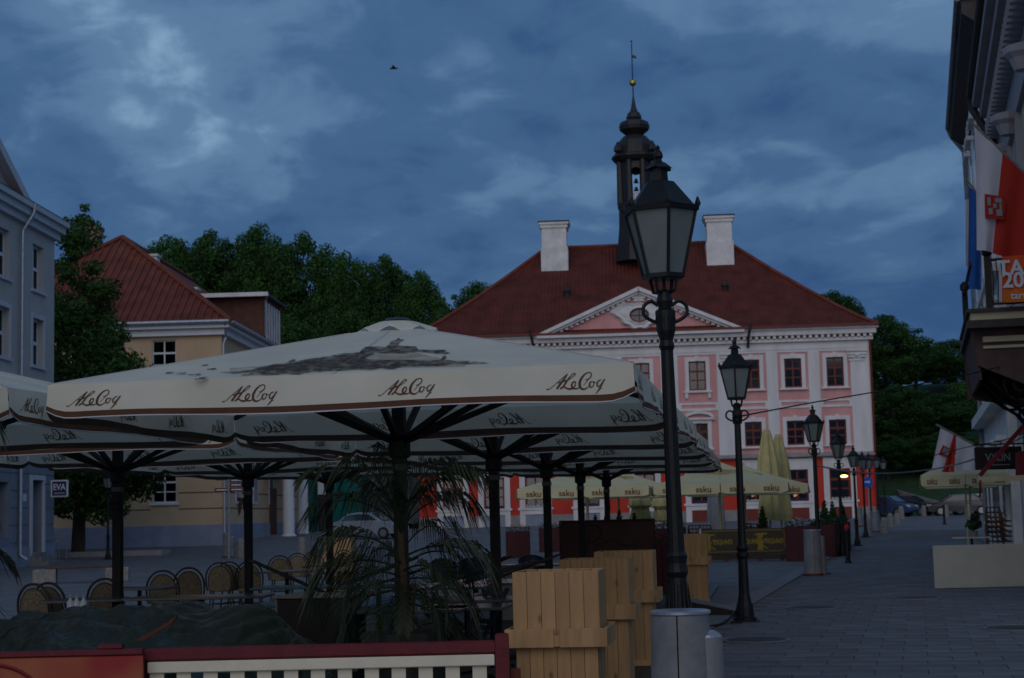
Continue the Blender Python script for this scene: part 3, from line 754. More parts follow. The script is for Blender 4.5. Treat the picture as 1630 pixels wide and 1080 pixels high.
for x in wx:
    for z0, h in ((11.55,1.95),(8.35,2.0)):
        window(GH, x, z0, 1.44, h, .22, M['winwhite'], 2, 2, .09)
        s_ = MB(); s_.box(x-.95,x+.95,-.10,.0,z0-.12,z0)
        if z0 < 9:
            s_.box(x-.9,x-.72,-.05,.02,z0,z0+h+.2); s_.box(x+.72,x+.9,-.05,.02,z0,z0+h+.2); s_.box(x-.72,x+.72,-.05,.02,z0+h,z0+h+.2)
        s_.build('window_surround', M['greytrim'], GH)
s_ = MB(); s_.box(-3.22,-3.0,-.08,.02,.4,3.75); s_.box(-1.55,-1.33,-.08,.02,.4,3.75); s_.box(-3.0,-1.55,-.08,.02,3.55,3.75); s_.build('door_surround', M['greytrim'], GH)
s_ = MB(); s_.box(-3.0,-1.55,.45,.5,.55,3.5); d_ = s_.build('door', M['brownwood'], GH); s_ = MB(); s_.lathe([(.03,0),(.05,.05),(.02,.1)], 8, (-2.85,.42,1.5)); s_.build('handle', M['zinc'], d_)
s_ = MB(); s_.box(-3.5,-1.1,-.9,.4,0,.18); s_.box(-3.3,-1.3,-.55,.4,.18,.36); s_.box(-3.1,-1.5,-.2,.4,.36,.54); s_.build('door_steps', M['stone'], GH)
s_ = MB(); s_.box(-26,.25,-.2,.3,14.1,14.4); s_.box(-26,.4,-.38,.3,14.4,14.7); s_.box(-26,.55,-.52,.3,14.7,14.95); s_.build('cornice', M['greytrim'], GH)
s_ = MB(); s_.add([(-26,-.55,14.95),(.6,-.55,14.95),(-6,7,18.2),(-26,7,18.2),(.6,15,14.95)], [(0,1,2,3),(1,4,2)]); s_.build('roof', M['tile2'], GH)
# pediment over the nearer bays
s_ = MB(); s_.prism([(-17,-.1,14.95),(-5.3,-.1,14.95),(-11.15,-.1,17.4)], (0,2.5,0)); s_.build('pediment', M['grey'], GH)
s_ = MB(); s_.prism([(-4.6,-.5,14.92),(-11.15,-.5,17.9),(-11.15,-.5,17.45),(-5.5,-.5,14.92)], (0,3,0)); s_.prism([(-17.7,-.5,14.92),(-11.15,-.5,17.9),(-11.15,-.5,17.45),(-16.8,-.5,14.92)], (0,3,0)); s_.build('raking_cornice', M['greytrim'], GH)
s_ = MB(); s_.tube([(-4.4,-.55,14.9),(-4.4,-.5,14.5),(-4.75,-.16,13.7),(-4.75,-.14,.5),(-4.7,-.4,.3)], .08, 8); s_.build('downpipe', M['zinc'], GH)
s_ = MB(); s_.box(-12,-5.1,-.4,.02,7.0,7.25); s_.box(-12,-5.0,-.55,.02,7.25,7.4); s_.build('balcony_cornice', M['greytrim'], GH)
s_ = MB(); s_.box(-4.35,-3.75,-.05,-.03,2.65,2.95); s_.build('name_plate', M['signwhite'], GH)

# EVA sign, projecting from the corner
ev = at(95, 778, 70.5)
EV = thing('hanging_sign', 'square navy sign with white border on the grey house corner', 'sign', (ev.x, ev.y, ev.z))
EV['label'] = 'square navy sign reading EVA with white border by the grey house corner'
b = MB(); b.bev(-.36,.36,-.05,.05,-.36,.36,.012); b.build('sign_border', M['signwhite'], EV)
b = MB(); b.box(-.30,.30,-.062,-.048,-.30,.30); b.build('sign_face', M['signblue'], EV)
me = text_mesh('EVA', .36, M['signwhite'], .004, 0, .82, .006); obj('lettering', me, EV, (0,-.068,.05))
b = MB(); b.box(-.22,.22,-.068,-.062,-.22,-.17); b.build('small_print_line', M['zinc'], EV)
b = MB(); b.bar((-.9,.0,.2),(-.36,0,.2),.03); b.build('bracket', M['iron'], EV)

# ================================================================== YELLOW HOUSE
YC = Vector((-15.5, 88.0, 0)); 
YH = thing('yellow_house', 'ochre yellow house with grey plinth and orange tiled hip roof', 'house', (YC.x, YC.y, 0), RAD(-2))
W_, D_, E_ = 15.2, 34, 12.0
opw = [(-3.75,-2.45,9.35,11.35),(-7.6,-6.3,9.35,11.35),(-3.75,-2.45,2.7,4.35),(-7.6,-6.3,2.7,4.35),(-3.75,-2.45,6.0,8.0)]
b = MB(); wall_open(b, -W_, 0, 1.5, E_, opw, .25)
b.poly([(0,0,1.5),(0,D_,1.5),(0,D_,E_),(0,0,E_)]); b.poly([(-W_,D_,1.5),(-W_,0,1.5),(-W_,0,E_),(-W_,D_,E_)]); b.build('wall', M['yellow'], YH)
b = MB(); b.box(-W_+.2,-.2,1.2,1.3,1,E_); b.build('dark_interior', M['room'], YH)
b = MB(); b.box(-W_-.05,.05,-.05,D_+.05,-.2,1.5); b.build('plinth', M['yplinth'], YH)
for z in (2.35, 3.2, 4.6, 5.5):
    b = MB(); 
    for a, c_ in ([(-W_,-7.7),(-6.2,-3.85),(-2.35,0)] if z < 4.5 else [(-W_,0)]): b.box(a, c_, -.012, .01, z-.03, z+.03)
    b.box(-.01,.015,.02,D_-8,z-.03,z+.03); b.build('render_joint', M['tandark'], YH)
for a, c_, z0, z1 in opw:
    window(YH, (a+c_)/2, z0, c_-a, z1-z0, .12, M['winwhite'], 2, 3, .065)
    s_ = MB(); s_.box(a-.14,c_+.14,-.1,.0,z0-.12,z0-.002)
    s_.build('sill', M['winwhite'], YH)
for x in (-3.1,-6.95):
    s_ = MB(); n_ = 10; s_.prism([(x+.65*math.cos(math.pi*k/n_), -.03, 4.36+.42*math.sin(math.pi*k/n_)) for k in range(n_+1)], (0,.04,0)); s_.build('fanlight', M['carglass'], YH)
    s_ = MB(); s_.tube([(x+.68*math.cos(math.pi*k/n_), -.03, 4.36+.45*math.sin(math.pi*k/n_)) for k in range(n_+1)], .05, 5); s_.build('arch_frame', M['winwhite'], YH)
for k in range(4):
    y_ = 4+k*5.0
    
    for za2, zb2 in ((2.6,4.8),(8.6,10.9)):
        s_ = MB(); s_.box(.0,.05,y_-.7,y_+.7,za2,zb2); w2 = s_.build('side_window', M['greytrim'], YH); s_ = MB(); s_.box(.051,.06,y_-.5,y_+.5,za2+.15,zb2-.15); s_.build('pane', M['carglass'], w2)
b = MB(); b.box(-W_-.25,.25,-.25,D_+.2,E_-.45,E_-.1); b.box(-W_-.5,.5,-.5,D_+.4,E_-.1,E_+.12); b.build('cornice', M['winwhite'], YH)
b = MB(); b.tube([(-W_-.6,-.62,E_+.2),(.6,-.62,E_+.2)], .12, 8); b.tube([(.62,-.6,E_+.2),(.62,D_,E_+.2)], .12, 8); b.tube([(.3,-.5,E_+.1),(.25,-.1,E_-.6),(.12,-.12,E_-1),(.12,-.12,.3)], .07, 6); b.build('gutter', M['zinc'], YH)
# hip roof
rw = W_/2; ax_, ay_, az_ = -rw, 8.2, 18.35
e0 = (-W_-.65,-.65,E_+.12); e1 = (.65,-.65,E_+.12); e2 = (.65,D_+.4,E_+.12); e3 = (-W_-.65,D_+.4,E_+.12); a0 = (ax_,ay_,az_); a1 = (ax_,D_-8,az_)
b = MB(); b.add([e0,e1,e2,e3,a0,a1],[(0,1,4),(1,2,5,4),(2,3,5),(3,0,4,5)]); yroof = b.build('roof', M['tile2'], YH)
def rib(p, q, m='tile2', r=.075): 
    b = MB(); b.tube([p, q], r, 6); return b.build('tile_row', M[m], yroof)
nrib = 40
for k in range(1, nrib):
    x = e0[0] + (e1[0]-e0[0])*k/nrib; f = 1-abs(x-ax_)/(e1[0]-ax_)
    if f < .03: continue
    p = Vector((x, e0[1], e0[2]+.03)); q = Vector((x, e0[1]+(ay_-e0[1])*f, e0[2]+(az_-e0[2])*f+.03)); rib(p, q)
b = MB(); b.tube([Vector(e0)+Vector((0,0,.08)), Vector(a0)+Vector((0,0,.1))], .15, 6); b.tube([Vector(e1)+Vector((0,0,.08)), Vector(a0)+Vector((0,0,.1))], .15, 6); b.tube([Vector(a0)+Vector((0,0,.1)),Vector(a1)+Vector((0,0,.1))], .15, 6); b.build('ridge_tiles', M['tile2'], yroof)
def chim(px, py, Y, w, h, m='whitew'):
    p = at(px, py, Y); lp = p - YC
    lx = lp.x*math.cos(RAD(2)) - lp.y*math.sin(RAD(2)); ly = lp.x*math.sin(RAD(2)) + lp.y*math.cos(RAD(2))
    b = MB(); b.box(lx-w/2, lx+w/2, ly-w/2, ly+w/2, lp.z-h, lp.z-.15); b.box(lx-w/2-.08, lx+w/2+.08, ly-w/2-.08, ly+w/2+.08, lp.z-.15, lp.z); b.build('chimney', M[m], YH)
chim(150, 362, 99, .75, 3.2, 'brick'); chim(243, 406, 101, .7, 3, 'whitew'); chim(306, 459, 103, .7, 3.0, 'whitew')
# attic storey with flat white-edged roof over the rear
b = MB(); b.box(-5.0, .35, 10.5, 16.0, 12.3, 15.0); att = b.build('attic_storey', M['brownwood'], YH)
b = MB(); b.box(-5.4, .7, 9.9, 16.5, 15.0, 15.12); b.build('attic_roof', M['copper'], att)
b = MB(); b.box(-5.42, .72, 9.72, 9.88, 14.92, 15.16); b.build('fascia', M['white'], att)
for k in range(6):
    y_ = 10.9+k*.85; b = MB(); b.box(.36,.42,y_,y_+.36,12.5,14.7); b.build('attic_window', M['whitew'], att)
b = MB(); b.tube([(.7,9.9,15.0),(.5,10.2,14.7),(.45,10.3,12.6)], .06, 6); b.build('downpipe', M['zinc'], att)
# entrance porch on the street side
b = MB(); b.box(0.02,1.9,11.5,17.5,4.9,5.5); b.build('porch_roof', M['winwhite'], YH)
for y_ in (11.9, 17.1):
    b = MB(); b.lathe([(.46,.3),(.46,.7),(.36,.8),(.33,4.4),(.42,4.6),(.46,4.9)], 12, (1.45, y_, 0)); b.build('column', M['winwhite'], YH)
b = MB(); b.box(.05,2.4,11.2,17.8,-.1,.25); b.box(.05,2.0,11.5,17.5,.25,.5); b.box(.05,1.7,11.7,17.3,.5,.75); b.build('porch_steps', M['stone'], YH)
b = MB(); b.box(0.02,.08,13.4,15.6,.75,3.6); b.build('door', M['brownwood'], YH)
# lower annex and netted scaffold further up the street
AX = thing('annex_house', 'small pale annex with arched doorway beyond the yellow porch', 'house', (-13.9, 117.5, gz(0,117)-.2))
b = MB(); wall_open(b, -4.0, 0.9, 0, 7.2, [(-.9,.3,.2,3.6)], .3); b.poly([(.9,0,0),(.9,9,0),(.9,9,7.2),(.9,0,7.2)]); b.build('wall', M['greytrim'], AX)
b = MB(); b.box(-.9,.3,.28,.34,.2,3.6); b.build('door', M['carglass'], AX)
b = MB(); b.add([(-4.3,-.3,7.2),(1.2,-.3,7.2),(1.2,9.2,7.2),(-4.3,9.2,7.2),(-1.5,4.5,9.2)],[(0,1,4),(1,2,4),(2,3,4),(3,0,4)]); b.build('roof', M['tile2'], AX)
SC = thing('netted_scaffold', 'scaffold wrapped in green netting at the foot of the hill street', 'scaffold', (at(492,810,114).x, 114, gz(0,114)))
def net(x0, x1, y, z1, ph):
    b = MB(); b.grid(lambda u, v: (x0+(x1-x0)*u, y+.10*math.sin(u*9+ph)+.06*math.sin(v*7+u*5+ph)+1.2*u, .05+(z1)*v), 16, 12); b.build('netting', M['netting'], SC)
net(0, .5, -.1, 5.2, 0); net(1.45, 3.3, .1, 5.4, 2); net(3.5, 3.9, 1.2, 4.8, 4)
for x in (0, .5, 1.45, 2.4, 3.3, 3.9):
    b = MB(); b.tube([(x,.35+x*.6,0),(x,.35+x*.6,5.6)], .035, 6); b.build('scaffold_pole', M['zinc'], SC)
b = MB(); b.box(.62,1.35,.0,.04,2.5,5.2); b.build('notice_sheet', M['signwhite'], SC)
b = MB(); b.box(.7,1.3,.1,.14,0.1,2.4); b.build('gate', M['copper'], SC)

# ================================================================== RIGHT-HAND HOUSES (frame: x to the right = c, y along the street = s)
def SR(name, label, cat): return thing(name, label, cat, (0,0,0), -ANG)
NA = SR('corner_balcony_house', 'near house on the right with cream wall, moulded cornice and balcony', 'house')
fA = 2.9
b = MB(); b.box(fA, fA+9, 26, 50.0, 0, 12.6); b.build('wall', M['rcream'], NA)
b = MB(); b.box(fA-.12, fA-.003, 26, 50.02, 11.2, 12.2); b.build('frieze', M['rgrey'], NA)
b = MB(); b.box(fA-.35, fA+9, 25.9, 50.2, 12.6, 12.95); b.box(fA-.6, fA+9, 25.9, 50.3, 12.95, 13.3); b.box(fA-.8, fA+9, 25.8, 50.4, 13.3, 13.65); b.build('cornice', M['rgrey'], NA)
b = MB()
for k in range(34): b.box(fA-.5, fA-.125, 33+k*.5, 33.22+k*.5, 12.2, 12.6)
b.build('modillions', M['rgrey'], NA)
b = MB(); b.tube([(fA-.85,25,13.7),(fA-.85,50.3,13.7),(fA-.8,50.4,13.3),(fA-.3,50.2,12.3),(fA-.16,50.1,11)], .12, 8); b.build('gutter', M['eave'], NA)
for s_ in (30, 33.5, 44.5, 48.2):
    b = MB(); b.box(fA-.1, fA-.002, s_-.8, s_+.8, 6.8, 10.4); w_ = b.build('window', M['rgrey'], NA); b = MB(); b.box(fA-.12, fA-.098, s_-.55, s_+.55, 7.1, 9.9); b.build('pane', M['carglass'], w_)
for s_ in (36, 42.4, 46.3, 49.6):
    b = MB(); b.box(fA-.16, fA-.001, s_-.35, s_+.35, 6.0, 11.2); b.build('pilaster', M['rgrey'], NA)
    b = MB(); b.lathe([(.2,0),(.3,.25),(.42,.35),(.42,.5),(.1,.6)], 8, (fA-.3, s_, 10.7)); b.build('capital', M['rgrey'], NA)
b = MB(); b.box(fA-.06, fA-.001, 26, 50, 0, 5.2); b.build('ground_floor_facing', M['rgrey'], NA)
for s_ in (33, 38, 43, 47.5):
    b = MB(); b.box(fA-.1, fA-.061, s_-1, s_+1, .4, 3.6); w_ = b.build('shop_window', M['darkwood'], NA); b = MB(); b.box(fA-.115, fA-.101, s_-.85, s_+.85, .8, 3.4); b.build('pane', M['carglass'], w_)
# balcony
cb0, s0, s1 = 1.27, 37.2, 43.4
b = MB(); b.box(cb0, fA, s0, s1, 5.55, 5.72); b.build('balcony_slab', M['rcream'], NA)
b = MB(); b.box(cb0-.08, fA, s0-.1, s1+.1, 5.72, 5.8); b.box(cb0-.08, fA, s0-.1, s1+.1, 5.38, 5.55); b.build('balcony_edge', M['eave'], NA)
b = MB()
b.prism([(cb0, s0+.4, 5.38), (fA, s0+.4, 5.38), (fA, s0+.4, 3.9), (cb0+.12, s0+.4, 4.6)], (0, .18, 0))
b.prism([(cb0, s1-.3, 5.38), (fA, s1-.3, 5.38), (fA, s1-.3, 3.9), (cb0+.03, s1-.3, 4.22)], (0, .18, 0))
b.prism([(cb0+.02, s0+.58, 5.38), (cb0+.14, s0+.58, 4.3), (cb0+.2, s0+.58, 4.3), (cb0+.1, s0+.58, 5.38)], (0, s1-s0-.9, 0))
b.build('balcony_soffit', M['balcony'], NA)
b = MB(); b.box(cb0+.25, fA-.02, s0+.32, s0+.4, 5.1, 5.22); b.box(cb0+.25, fA-.02, s0+.34, s0+.4, 4.96, 5.02); b.build('soffit_moulding', M['rcream'], NA)
def scroll(mb, cx, y, cz, r0, turns, sg, th=.035, a0=0):
    pts = []
    for k in range(26):
        t_ = k/25; a_ = a0 + sg*t_*turns*2*math.pi; r_ = r0*(1-.8*t_); pts.append((cx+r_*math.cos(a_), y, cz+r_*math.sin(a_)))
    mb.tube(pts, th, 5)
for s_ in (s0+1.2, s0+3.4, s0+5.3):
    b = MB(); scroll(b, 2.35, s_, 4.2, .42, 1.6, 1, .04, 2.4); scroll(b, 1.95, s_, 4.4, .24, 1.5, -1, .035, .5); scroll(b, 2.62, s_, 3.75, .22, 1.5, -1, .035, 1.5)
    scroll(b, 1.72, s_, 4.57, .14, 1.4, 1, .03, 3); b.tube([(1.45,s_,4.65),(1.9,s_,4.1),(2.4,s_,3.75),(2.78,s_,3.25)], .045, 6); b.tube([(fA-.05,s_,3.05),(fA-.05,s_,5.3)], .05, 6); b.build('scroll_bracket', M['iron'], NA)
for s_, c_ in ((s0+.1, cb0+.42), (s0+.1, fA-.1), (s1-.1, cb0+.1), (s0+.1, cb0+.9+.6)):
    b = MB(); b.box(c_-.07, c_+.07, s_-.07, s_+.07, 5.8, 6.95); b.lathe([(.06,6.95),(.11,7.0),(.11,7.12),(.04,7.2)], 8, (c_, s_, 0)); b.build('balcony_post', M['iron'], NA)
b = MB(); b.box(cb0+.42, fA, s0+.06, s0+.14, 6.84, 6.9); b.box(cb0+.42, fA, s0+.06, s0+.14, 5.88, 5.93); b.box(cb0+.05, cb0+.11, s0+.5, s1, 6.84, 6.9)
for k in range(12): c_ = cb0+.5+k*.1; b.tube([(c_, s0+.1, 5.9),(c_+.03, s0+.1, 6.4),(c_, s0+.1, 6.85)], .013, 5)
b.build('balcony_railing', M['iron'], NA)

NB = SR('far_eaves_house', 'farther house on the right with deep dark eaves and white ornate front', 'house')
fB = 2.6
b = MB(); b.box(fB, fB+9, 50.4, 68, 0, 15.6); b.build('wall', M['whitew'], NB)
b = MB(); b.prism([(1.95,50.6,16.3),(fB+.3,50.6,15.6),(fB+.3,50.6,16.7),(1.95,50.6,16.7)], (0,17.7,0)); b.build('eaves', M['eave'], NB)
b = MB(); b.add([(1.85,50.5,16.72),(1.85,68.5,16.72),(7,68.5,19.5),(7,50.5,19.5)], [(0,1,2,3)]); b.add([(1.85,50.5,16.72),(7,50.5,19.5),(11.6,50.5,16.72)],[(0,1,2)]); b.build('roof', M['tile2'], NB)
b = MB(); b.tube([(1.85,50.5,16.75),(1.85,68.4,16.75),(2.0,68.5,16.4),(2.45,68.3,15.7),(2.5,68.1,9.0),(2.2,68.1,8.4),(2.5,68.05,7.5),(2.5,68.05,.4)], .1, 8); b.build('gutter', M['steel'], NB)
b = MB(); b.lathe([(.28,16.72),(.28,17.6),(.36,17.62),(.36,17.8),(.2,17.9)], 10, (2.25, 55, 0)); b.build('roof_pipe', M['steeltop'], NB)
for s_ in (52.5, 56, 59.5, 63, 66):
    for z0 in (1.0, 5.2, 9.0, 12.4):
        h = 2.2; b = MB(); b.box(fB-.12, fB-.002, s_-.9, s_+.9, z0-.1, z0+h+.25); b.box(fB-.3, fB-.002, s_-1.0, s_+1.0, z0+h+.25, z0+h+.4); b.box(fB-.22, fB-.002, s_-.95, s_+.95, z0-.22, z0-.1); w_ = b.build('window', M['whitew'], NB)
        b = MB(); b.box(fB-.135, fB-.12, s_-.6, s_+.6, z0, z0+h); b.build('pane', M['carglass'], w_)
        if z0 > 4:
            b = MB(); scroll(b, 0, 0, 0, .3, 1.2, 1, .07); 
            for v in range(len(b.v)): x, y, z = b.v[v]; b.v[v] = (fB-.2+y*.5, s_-.5+x, z0+h+.75+z)
            n0 = len(b.v); scroll(b, 0, 0, 0, .3, 1.2, -1, .07, math.pi)
            for v in range(n0, len(b.v)): x, y, z = b.v[v]; b.v[v] = (fB-.2+y*.5, s_+.5+x, z0+h+.75+z)
            b.build('stucco_scroll', M['whitew'], NB)
b = MB(); b.box(fB-.45, fB-.001, 50.4, 68.1, 4.5, 4.85); b.box(fB-.3, fB-.001, 50.4, 68.1, 8.4, 8.6); b.build('string_course', M['whitew'], NB)

# flags, banner, signs on the right
def flag(name, label, pole, bands, fold=.05):
    # bands: list of (material, four corner points); cloth hangs in soft folds
    F = thing(name, label, 'flag', pole[1]); o_ = Vector(pole[1])
    b = MB(); b.tube([Vector(pole[0])-o_, Vector(pole[1])-o_], .028, 8); b.build('flagpole', M['stone'], F)
    for k, (m, a, b_, c_, d_) in enumerate(bands):
        a, b_, c_, d_ = [Vector(v)-o_ for v in (a, b_, c_, d_)]
        n_ = Vector((Sd.x, Sd.y, 0))
        def fn(u, v):
            p = a.lerp(b_, u).lerp(d_.lerp(c_, u), v); return p + n_*fold*math.sin(u*7+k*2+v*1.5)*(.3+v)
        q = MB(); q.grid(fn, 14, 14); q.build('cloth', M[m], F, smooth=True)
    return F
Y1 = 35.6
P = lambda x, y: at(x, y, Y1)
F1 = flag('city_flag', 'large white and red city flag hanging above the balcony', (P(1640, 284), P(1545, 194)),
     [('flagwhite', P(1553,205), P(1596,243), P(1583,402), P(1555,398)), ('flagred', P(1596,243), P(1634,278), P(1632,420), P(1580,404))])
o1 = Vector(P(1545,194))
q = MB(); pts = [P(1567,311)-o1, P(1600,316)-o1, P(1598,352)-o1, P(1568,350)-o1]; q.prism([p+Sd*-.16 for p in pts], (0,.02,0)); em = q.build('coat_of_arms', M['flagred'], F1)
q = MB()
for (x0,y0,x1,y1) in ((1571,317,1577,330),(1583,318,1594,325),(1580,327,1586,334),(1573,334,1580,344),(1585,336,1595,346),(1590,326,1594,336)):
    p0, p1 = P(x0,y0)-o1+Sd*-.185, P(x1,y1)-o1+Sd*-.185; q.poly([p0, (p1.x,p0.y,p0.z), p1, (p0.x,p1.y,p1.z)])
q.build('arms_castle', M['zinc'], em)
Y1 = 44
flag('national_flag', 'blue black and white flag hanging behind the city flag', (P(1572, 330), P(1537, 284)),
     [('flagblue', P(1542,296), P(1560,312), P(1562,462), P(1541,460)), ('flagwhite', P(1536,320), P(1542,316), P(1541,430), P(1537,420))], .04)
Y1 = 47
F3 = flag('small_city_flag', 'small white and red city flag over the yellow parasol', (P(1566, 716), P(1490, 676)),
     [('flagwhite', P(1497,681), P(1518,692), P(1512,750), P(1483,748)), ('flagred', P(1518,692), P(1522,694), P(1519,752), P(1499,752)), ('flagwhite', P(1522,694), P(1554,712), P(1553,748), P(1521,750))], .03)
o3 = Vector(P(1490,676)); q = MB(); pts = [P(1501,709)-o3, P(1513,715)-o3, P(1507,728)-o3, P(1494,724)-o3]; q.prism([p+Sd*-.1 for p in pts], (0,.02,0)); em = q.build('coat_of_arms', M['flagred'], F3)
q = MB(); pts = [P(1503,712)-o3, P(1513,718)-o3, P(1508,726)-o3, P(1500,721)-o3]; q.prism([p+Sd*-.115 for p in pts], (0,.01,0)); q.build('arms_shield', M['zinc'], em)
Y1 = 35.3
ob = P(1595, 408); OB = thing('orange_banner', 'orange banner with white letters on the balcony railing', 'banner', ob)
q = MB(); q.grid(lambda u, v: P(1595+62*u, 408+u*-2+74*v)-ob+Vector((0,.02*math.sin(u*8),0)), 12, 6); q.build('cloth', M['orangeban'], OB)
q = MB(); q.grid(lambda u, v: P(1596+60*u, 460+u*-2+22*v)-ob+Vector((0,.02*math.sin(u*8)-.012,0)), 12, 2); q.build('lower_stripe', mat('banner_amber', (.62,.16,.02), .7, .1, 2), OB)
for txt, px, py, sz in (('TARTU', 1639, 427, .44), ('2024', 1629, 447, .46), ('tartu.ee', 1634, 471, .22)):
    me = text_mesh(txt, sz, M['signwhite'], .003, 0, 1.0, .012 if sz > .3 else .003); obj('lettering', me, OB, P(px, py)-ob+Vector((0,-.05,0)), RAD(-2))
Y1 = 42
vs_ = P(1589, 730); VS = thing('projecting_sign', 'dark projecting shop sign with pale letters below the balcony', 'sign', vs_, RAD(-4))
q = MB(); q.bev(-.575,.575,-.07,.07,-.28,.29,.015); q.build('sign_box', M['signdark'], VS)
me = text_mesh('VYLIN', .27, M['rope'], .004, 0, .85, .004); obj('lettering', me, VS, (-.02,-.078,.02), 0)
q = MB(); q.box(-.3,.26,-.078,-.072,-.17,-.155); q.build('underline', M['zinc'], VS)
q = MB(); q.bar((.4,.1,.36),(1.4,.1,.36),.04); q.bar((-.4,0,.29),(-.4,.0,.36),.03); q.bar((.4,0,.29),(.4,0,.36),.03); q.bar((-.6,0,.36),(.5,0,.36),.035); q.build('bracket', M['iron'], VS)
Y1 = 38
aw = P(1556, 763); AW = thing('folded_awning', 'folded red awning frame with tan front beam under the shop sign', 'awning', aw)
q = MB(); q.bar(P(1556,764)-aw, P(1648,760)-aw, .12, .12); q.build('front_beam', M['beamtan'], AW)
q = MB(); q.bar(P(1560,757)-aw, P(1640,666)-aw, .07, .09); q.build('arm', M['redcloth'], AW)
q = MB(); q.grid(lambda u, v: P(1557+4*u, 765+27*v)-aw+Vector((0,-.08+.03*math.sin(v*9),0)), 3, 8); q.build('hanging_strap', M['redcloth'], AW)
q = MB(); q.prism([P(1622,721)-aw, P(1650,712)-aw, P(1650,764)-aw, P(1623,760)-aw], (0,.3,0)); q.build('valance', M['redcloth'], AW)

# white terrace screen
ws = at(1488, 938, 31.5)
WS = thing('terrace_screen', 'plain white low screen panel standing on the pavement at right', 'screen', (ws.x, ws.y, .026), RAD(-1.5))
q = MB(); q.bev(0, 3.4, -.02, .02, .0, .80, .008); q.build('panel', M['boardwhite'], WS)
for x in (.35, 1.9, 3.2):
    q = MB(); q.box(x-.03, x+.03, .021, .3, 0, .04); q.box(x-.025, x+.025, .021, .06, .04, .7); q.build('foot', M['zinc'], WS)

# ================================================================== TREES
def leaf_mesh(name, blobs, n, size, m, seed, flat=.75):
    r = np.random.default_rng(seed)
    w_ = np.array([b[3]**2 for b in blobs]); w_ /= w_.sum()
    idx = r.choice(len(blobs), n, p=w_); B = np.array(blobs)[idx]
    d = r.normal(size=(n,3)); d /= np.linalg.norm(d, axis=1)[:,None]
    rad = (r.random(n)**.45)[:,None]
    c = B[:,:3] + d*rad*B[:,3:4]*np.array([1,1,flat])
    nrm = d*.7 + r.normal(size=(n,3))*.6 + np.array([0,0,.35]); nrm /= np.linalg.norm(nrm, axis=1)[:,None]
    u = np.cross(nrm, r.normal(size=(n,3))); u /= np.linalg.norm(u, axis=1)[:,None]; v = np.cross(nrm, u)
    s = (size*(.6+.8*r.random(n)))[:,None]
    q = np.stack([c-u*s, c-v*s*.55+nrm*s*.12, c+u*s, c+v*s*.55-nrm*s*.1], 1).reshape(-1,3)
    me = bpy.data.meshes.new(name); me.vertices.add(4*n); me.vertices.foreach_set('co', q.ravel())
    me.loops.add(4*n); me.loops.foreach_set('vertex_index', np.arange(4*n)); me.polygons.add(n)
    me.polygons.foreach_set('loop_start', np.arange(0,4*n,4)); me.polygons.foreach_set('loop_total', np.full(n,4)); me.materials.append(m); me.update(calc_edges=True)
    return me
def make_tree(seed, H=17, R=5.0, n=9000, size=.34, m='leafa', trunk=.35, z0=.28, shape='round'):
    r = random.Random(seed); blobs = []
    t = MB(); t.tube([(0,0,-1.5),(0,0,0),(.1,0,H*.2),(-.1,.1,H*.45),(0,0,H*.8)], [trunk*1.35,trunk*1.15,trunk*.85,trunk*.6,.05], 9)
    nb = 34
    for k in range(nb):
        f = (k+.5)/nb
        if shape == 'round':
            z = H*(z0 + (1-z0-.05)*f); env = R*math.sqrt(max(.04, 1-((f-.42)/.62)**2)) if f > .42 else R*(.55+.45*f/.42)
        else:
            z = H*(z0 + (1-z0-.03)*f); env = R*(min(1, .55+1.6*f) if f < .28 else (1-(f-.28)/.76)**1.15)
        a = k*2.399+r.uniform(-.5,.5); rr_ = env*r.uniform(.45,.86)
        br = env*r.uniform(.32,.5)+.25
        p = (rr_*math.cos(a), rr_*math.sin(a), z); blobs.append((*p, br))
        zb_ = max(H*.18, z-rr_*.75)
        t.tube([(0,0,zb_),(p[0]*.5,p[1]*.5,zb_+(z-zb_)*.45),p], [trunk*.42*(1-f*.6),trunk*.22*(1-f*.5),.02], 5)
        if r.random() < .55:
            a2 = a+r.uniform(-.7,.7); blobs.append((env*1.0*math.cos(a2), env*1.0*math.sin(a2), z+r.uniform(-.5,.7), br*.45))
    blobs.append((0,0,H*.96, R*.24))
    if shape != 'round':
        blobs += [(.25,0,H*1.0,.45),(.3,0,H*1.04,.3),(-.5,.2,H*.93,.5),(R*1.0,.3,H*.36,.6),(R*1.12,.1,H*.33,.45)]
    return t.mesh('trunk', M['bark']), leaf_mesh('crown', blobs, n, size, M[m], seed)
TV = [make_tree(11, 17, 5.2, 36000, .165, 'leafa'), make_tree(12, 17, 4.8, 36000, .165, 'leafb'), make_tree(13, 17, 5.6, 36000, .165, 'leafa', z0=.2), make_tree(14, 17, 5.0, 36000, .165, 'leafb', z0=.18)]
def tree(px, py, Y, wpx, v, label, name='hill_tree', group='trees on the hill'):
    top = at(px, py, Y); z0 = hz(Y)-.3; H = top.z - z0; T = thing(name, label, 'tree', (top.x, Y, z0), v*1.7+px*.01, group)
    sx = wpx*Y/2640/2/ (5.4)
    T.scale = (sx, sx, H/17.3)
    tm, cm = TV[v % 4]; obj('trunk', tm, T); obj('crown', cm, T)
    return T
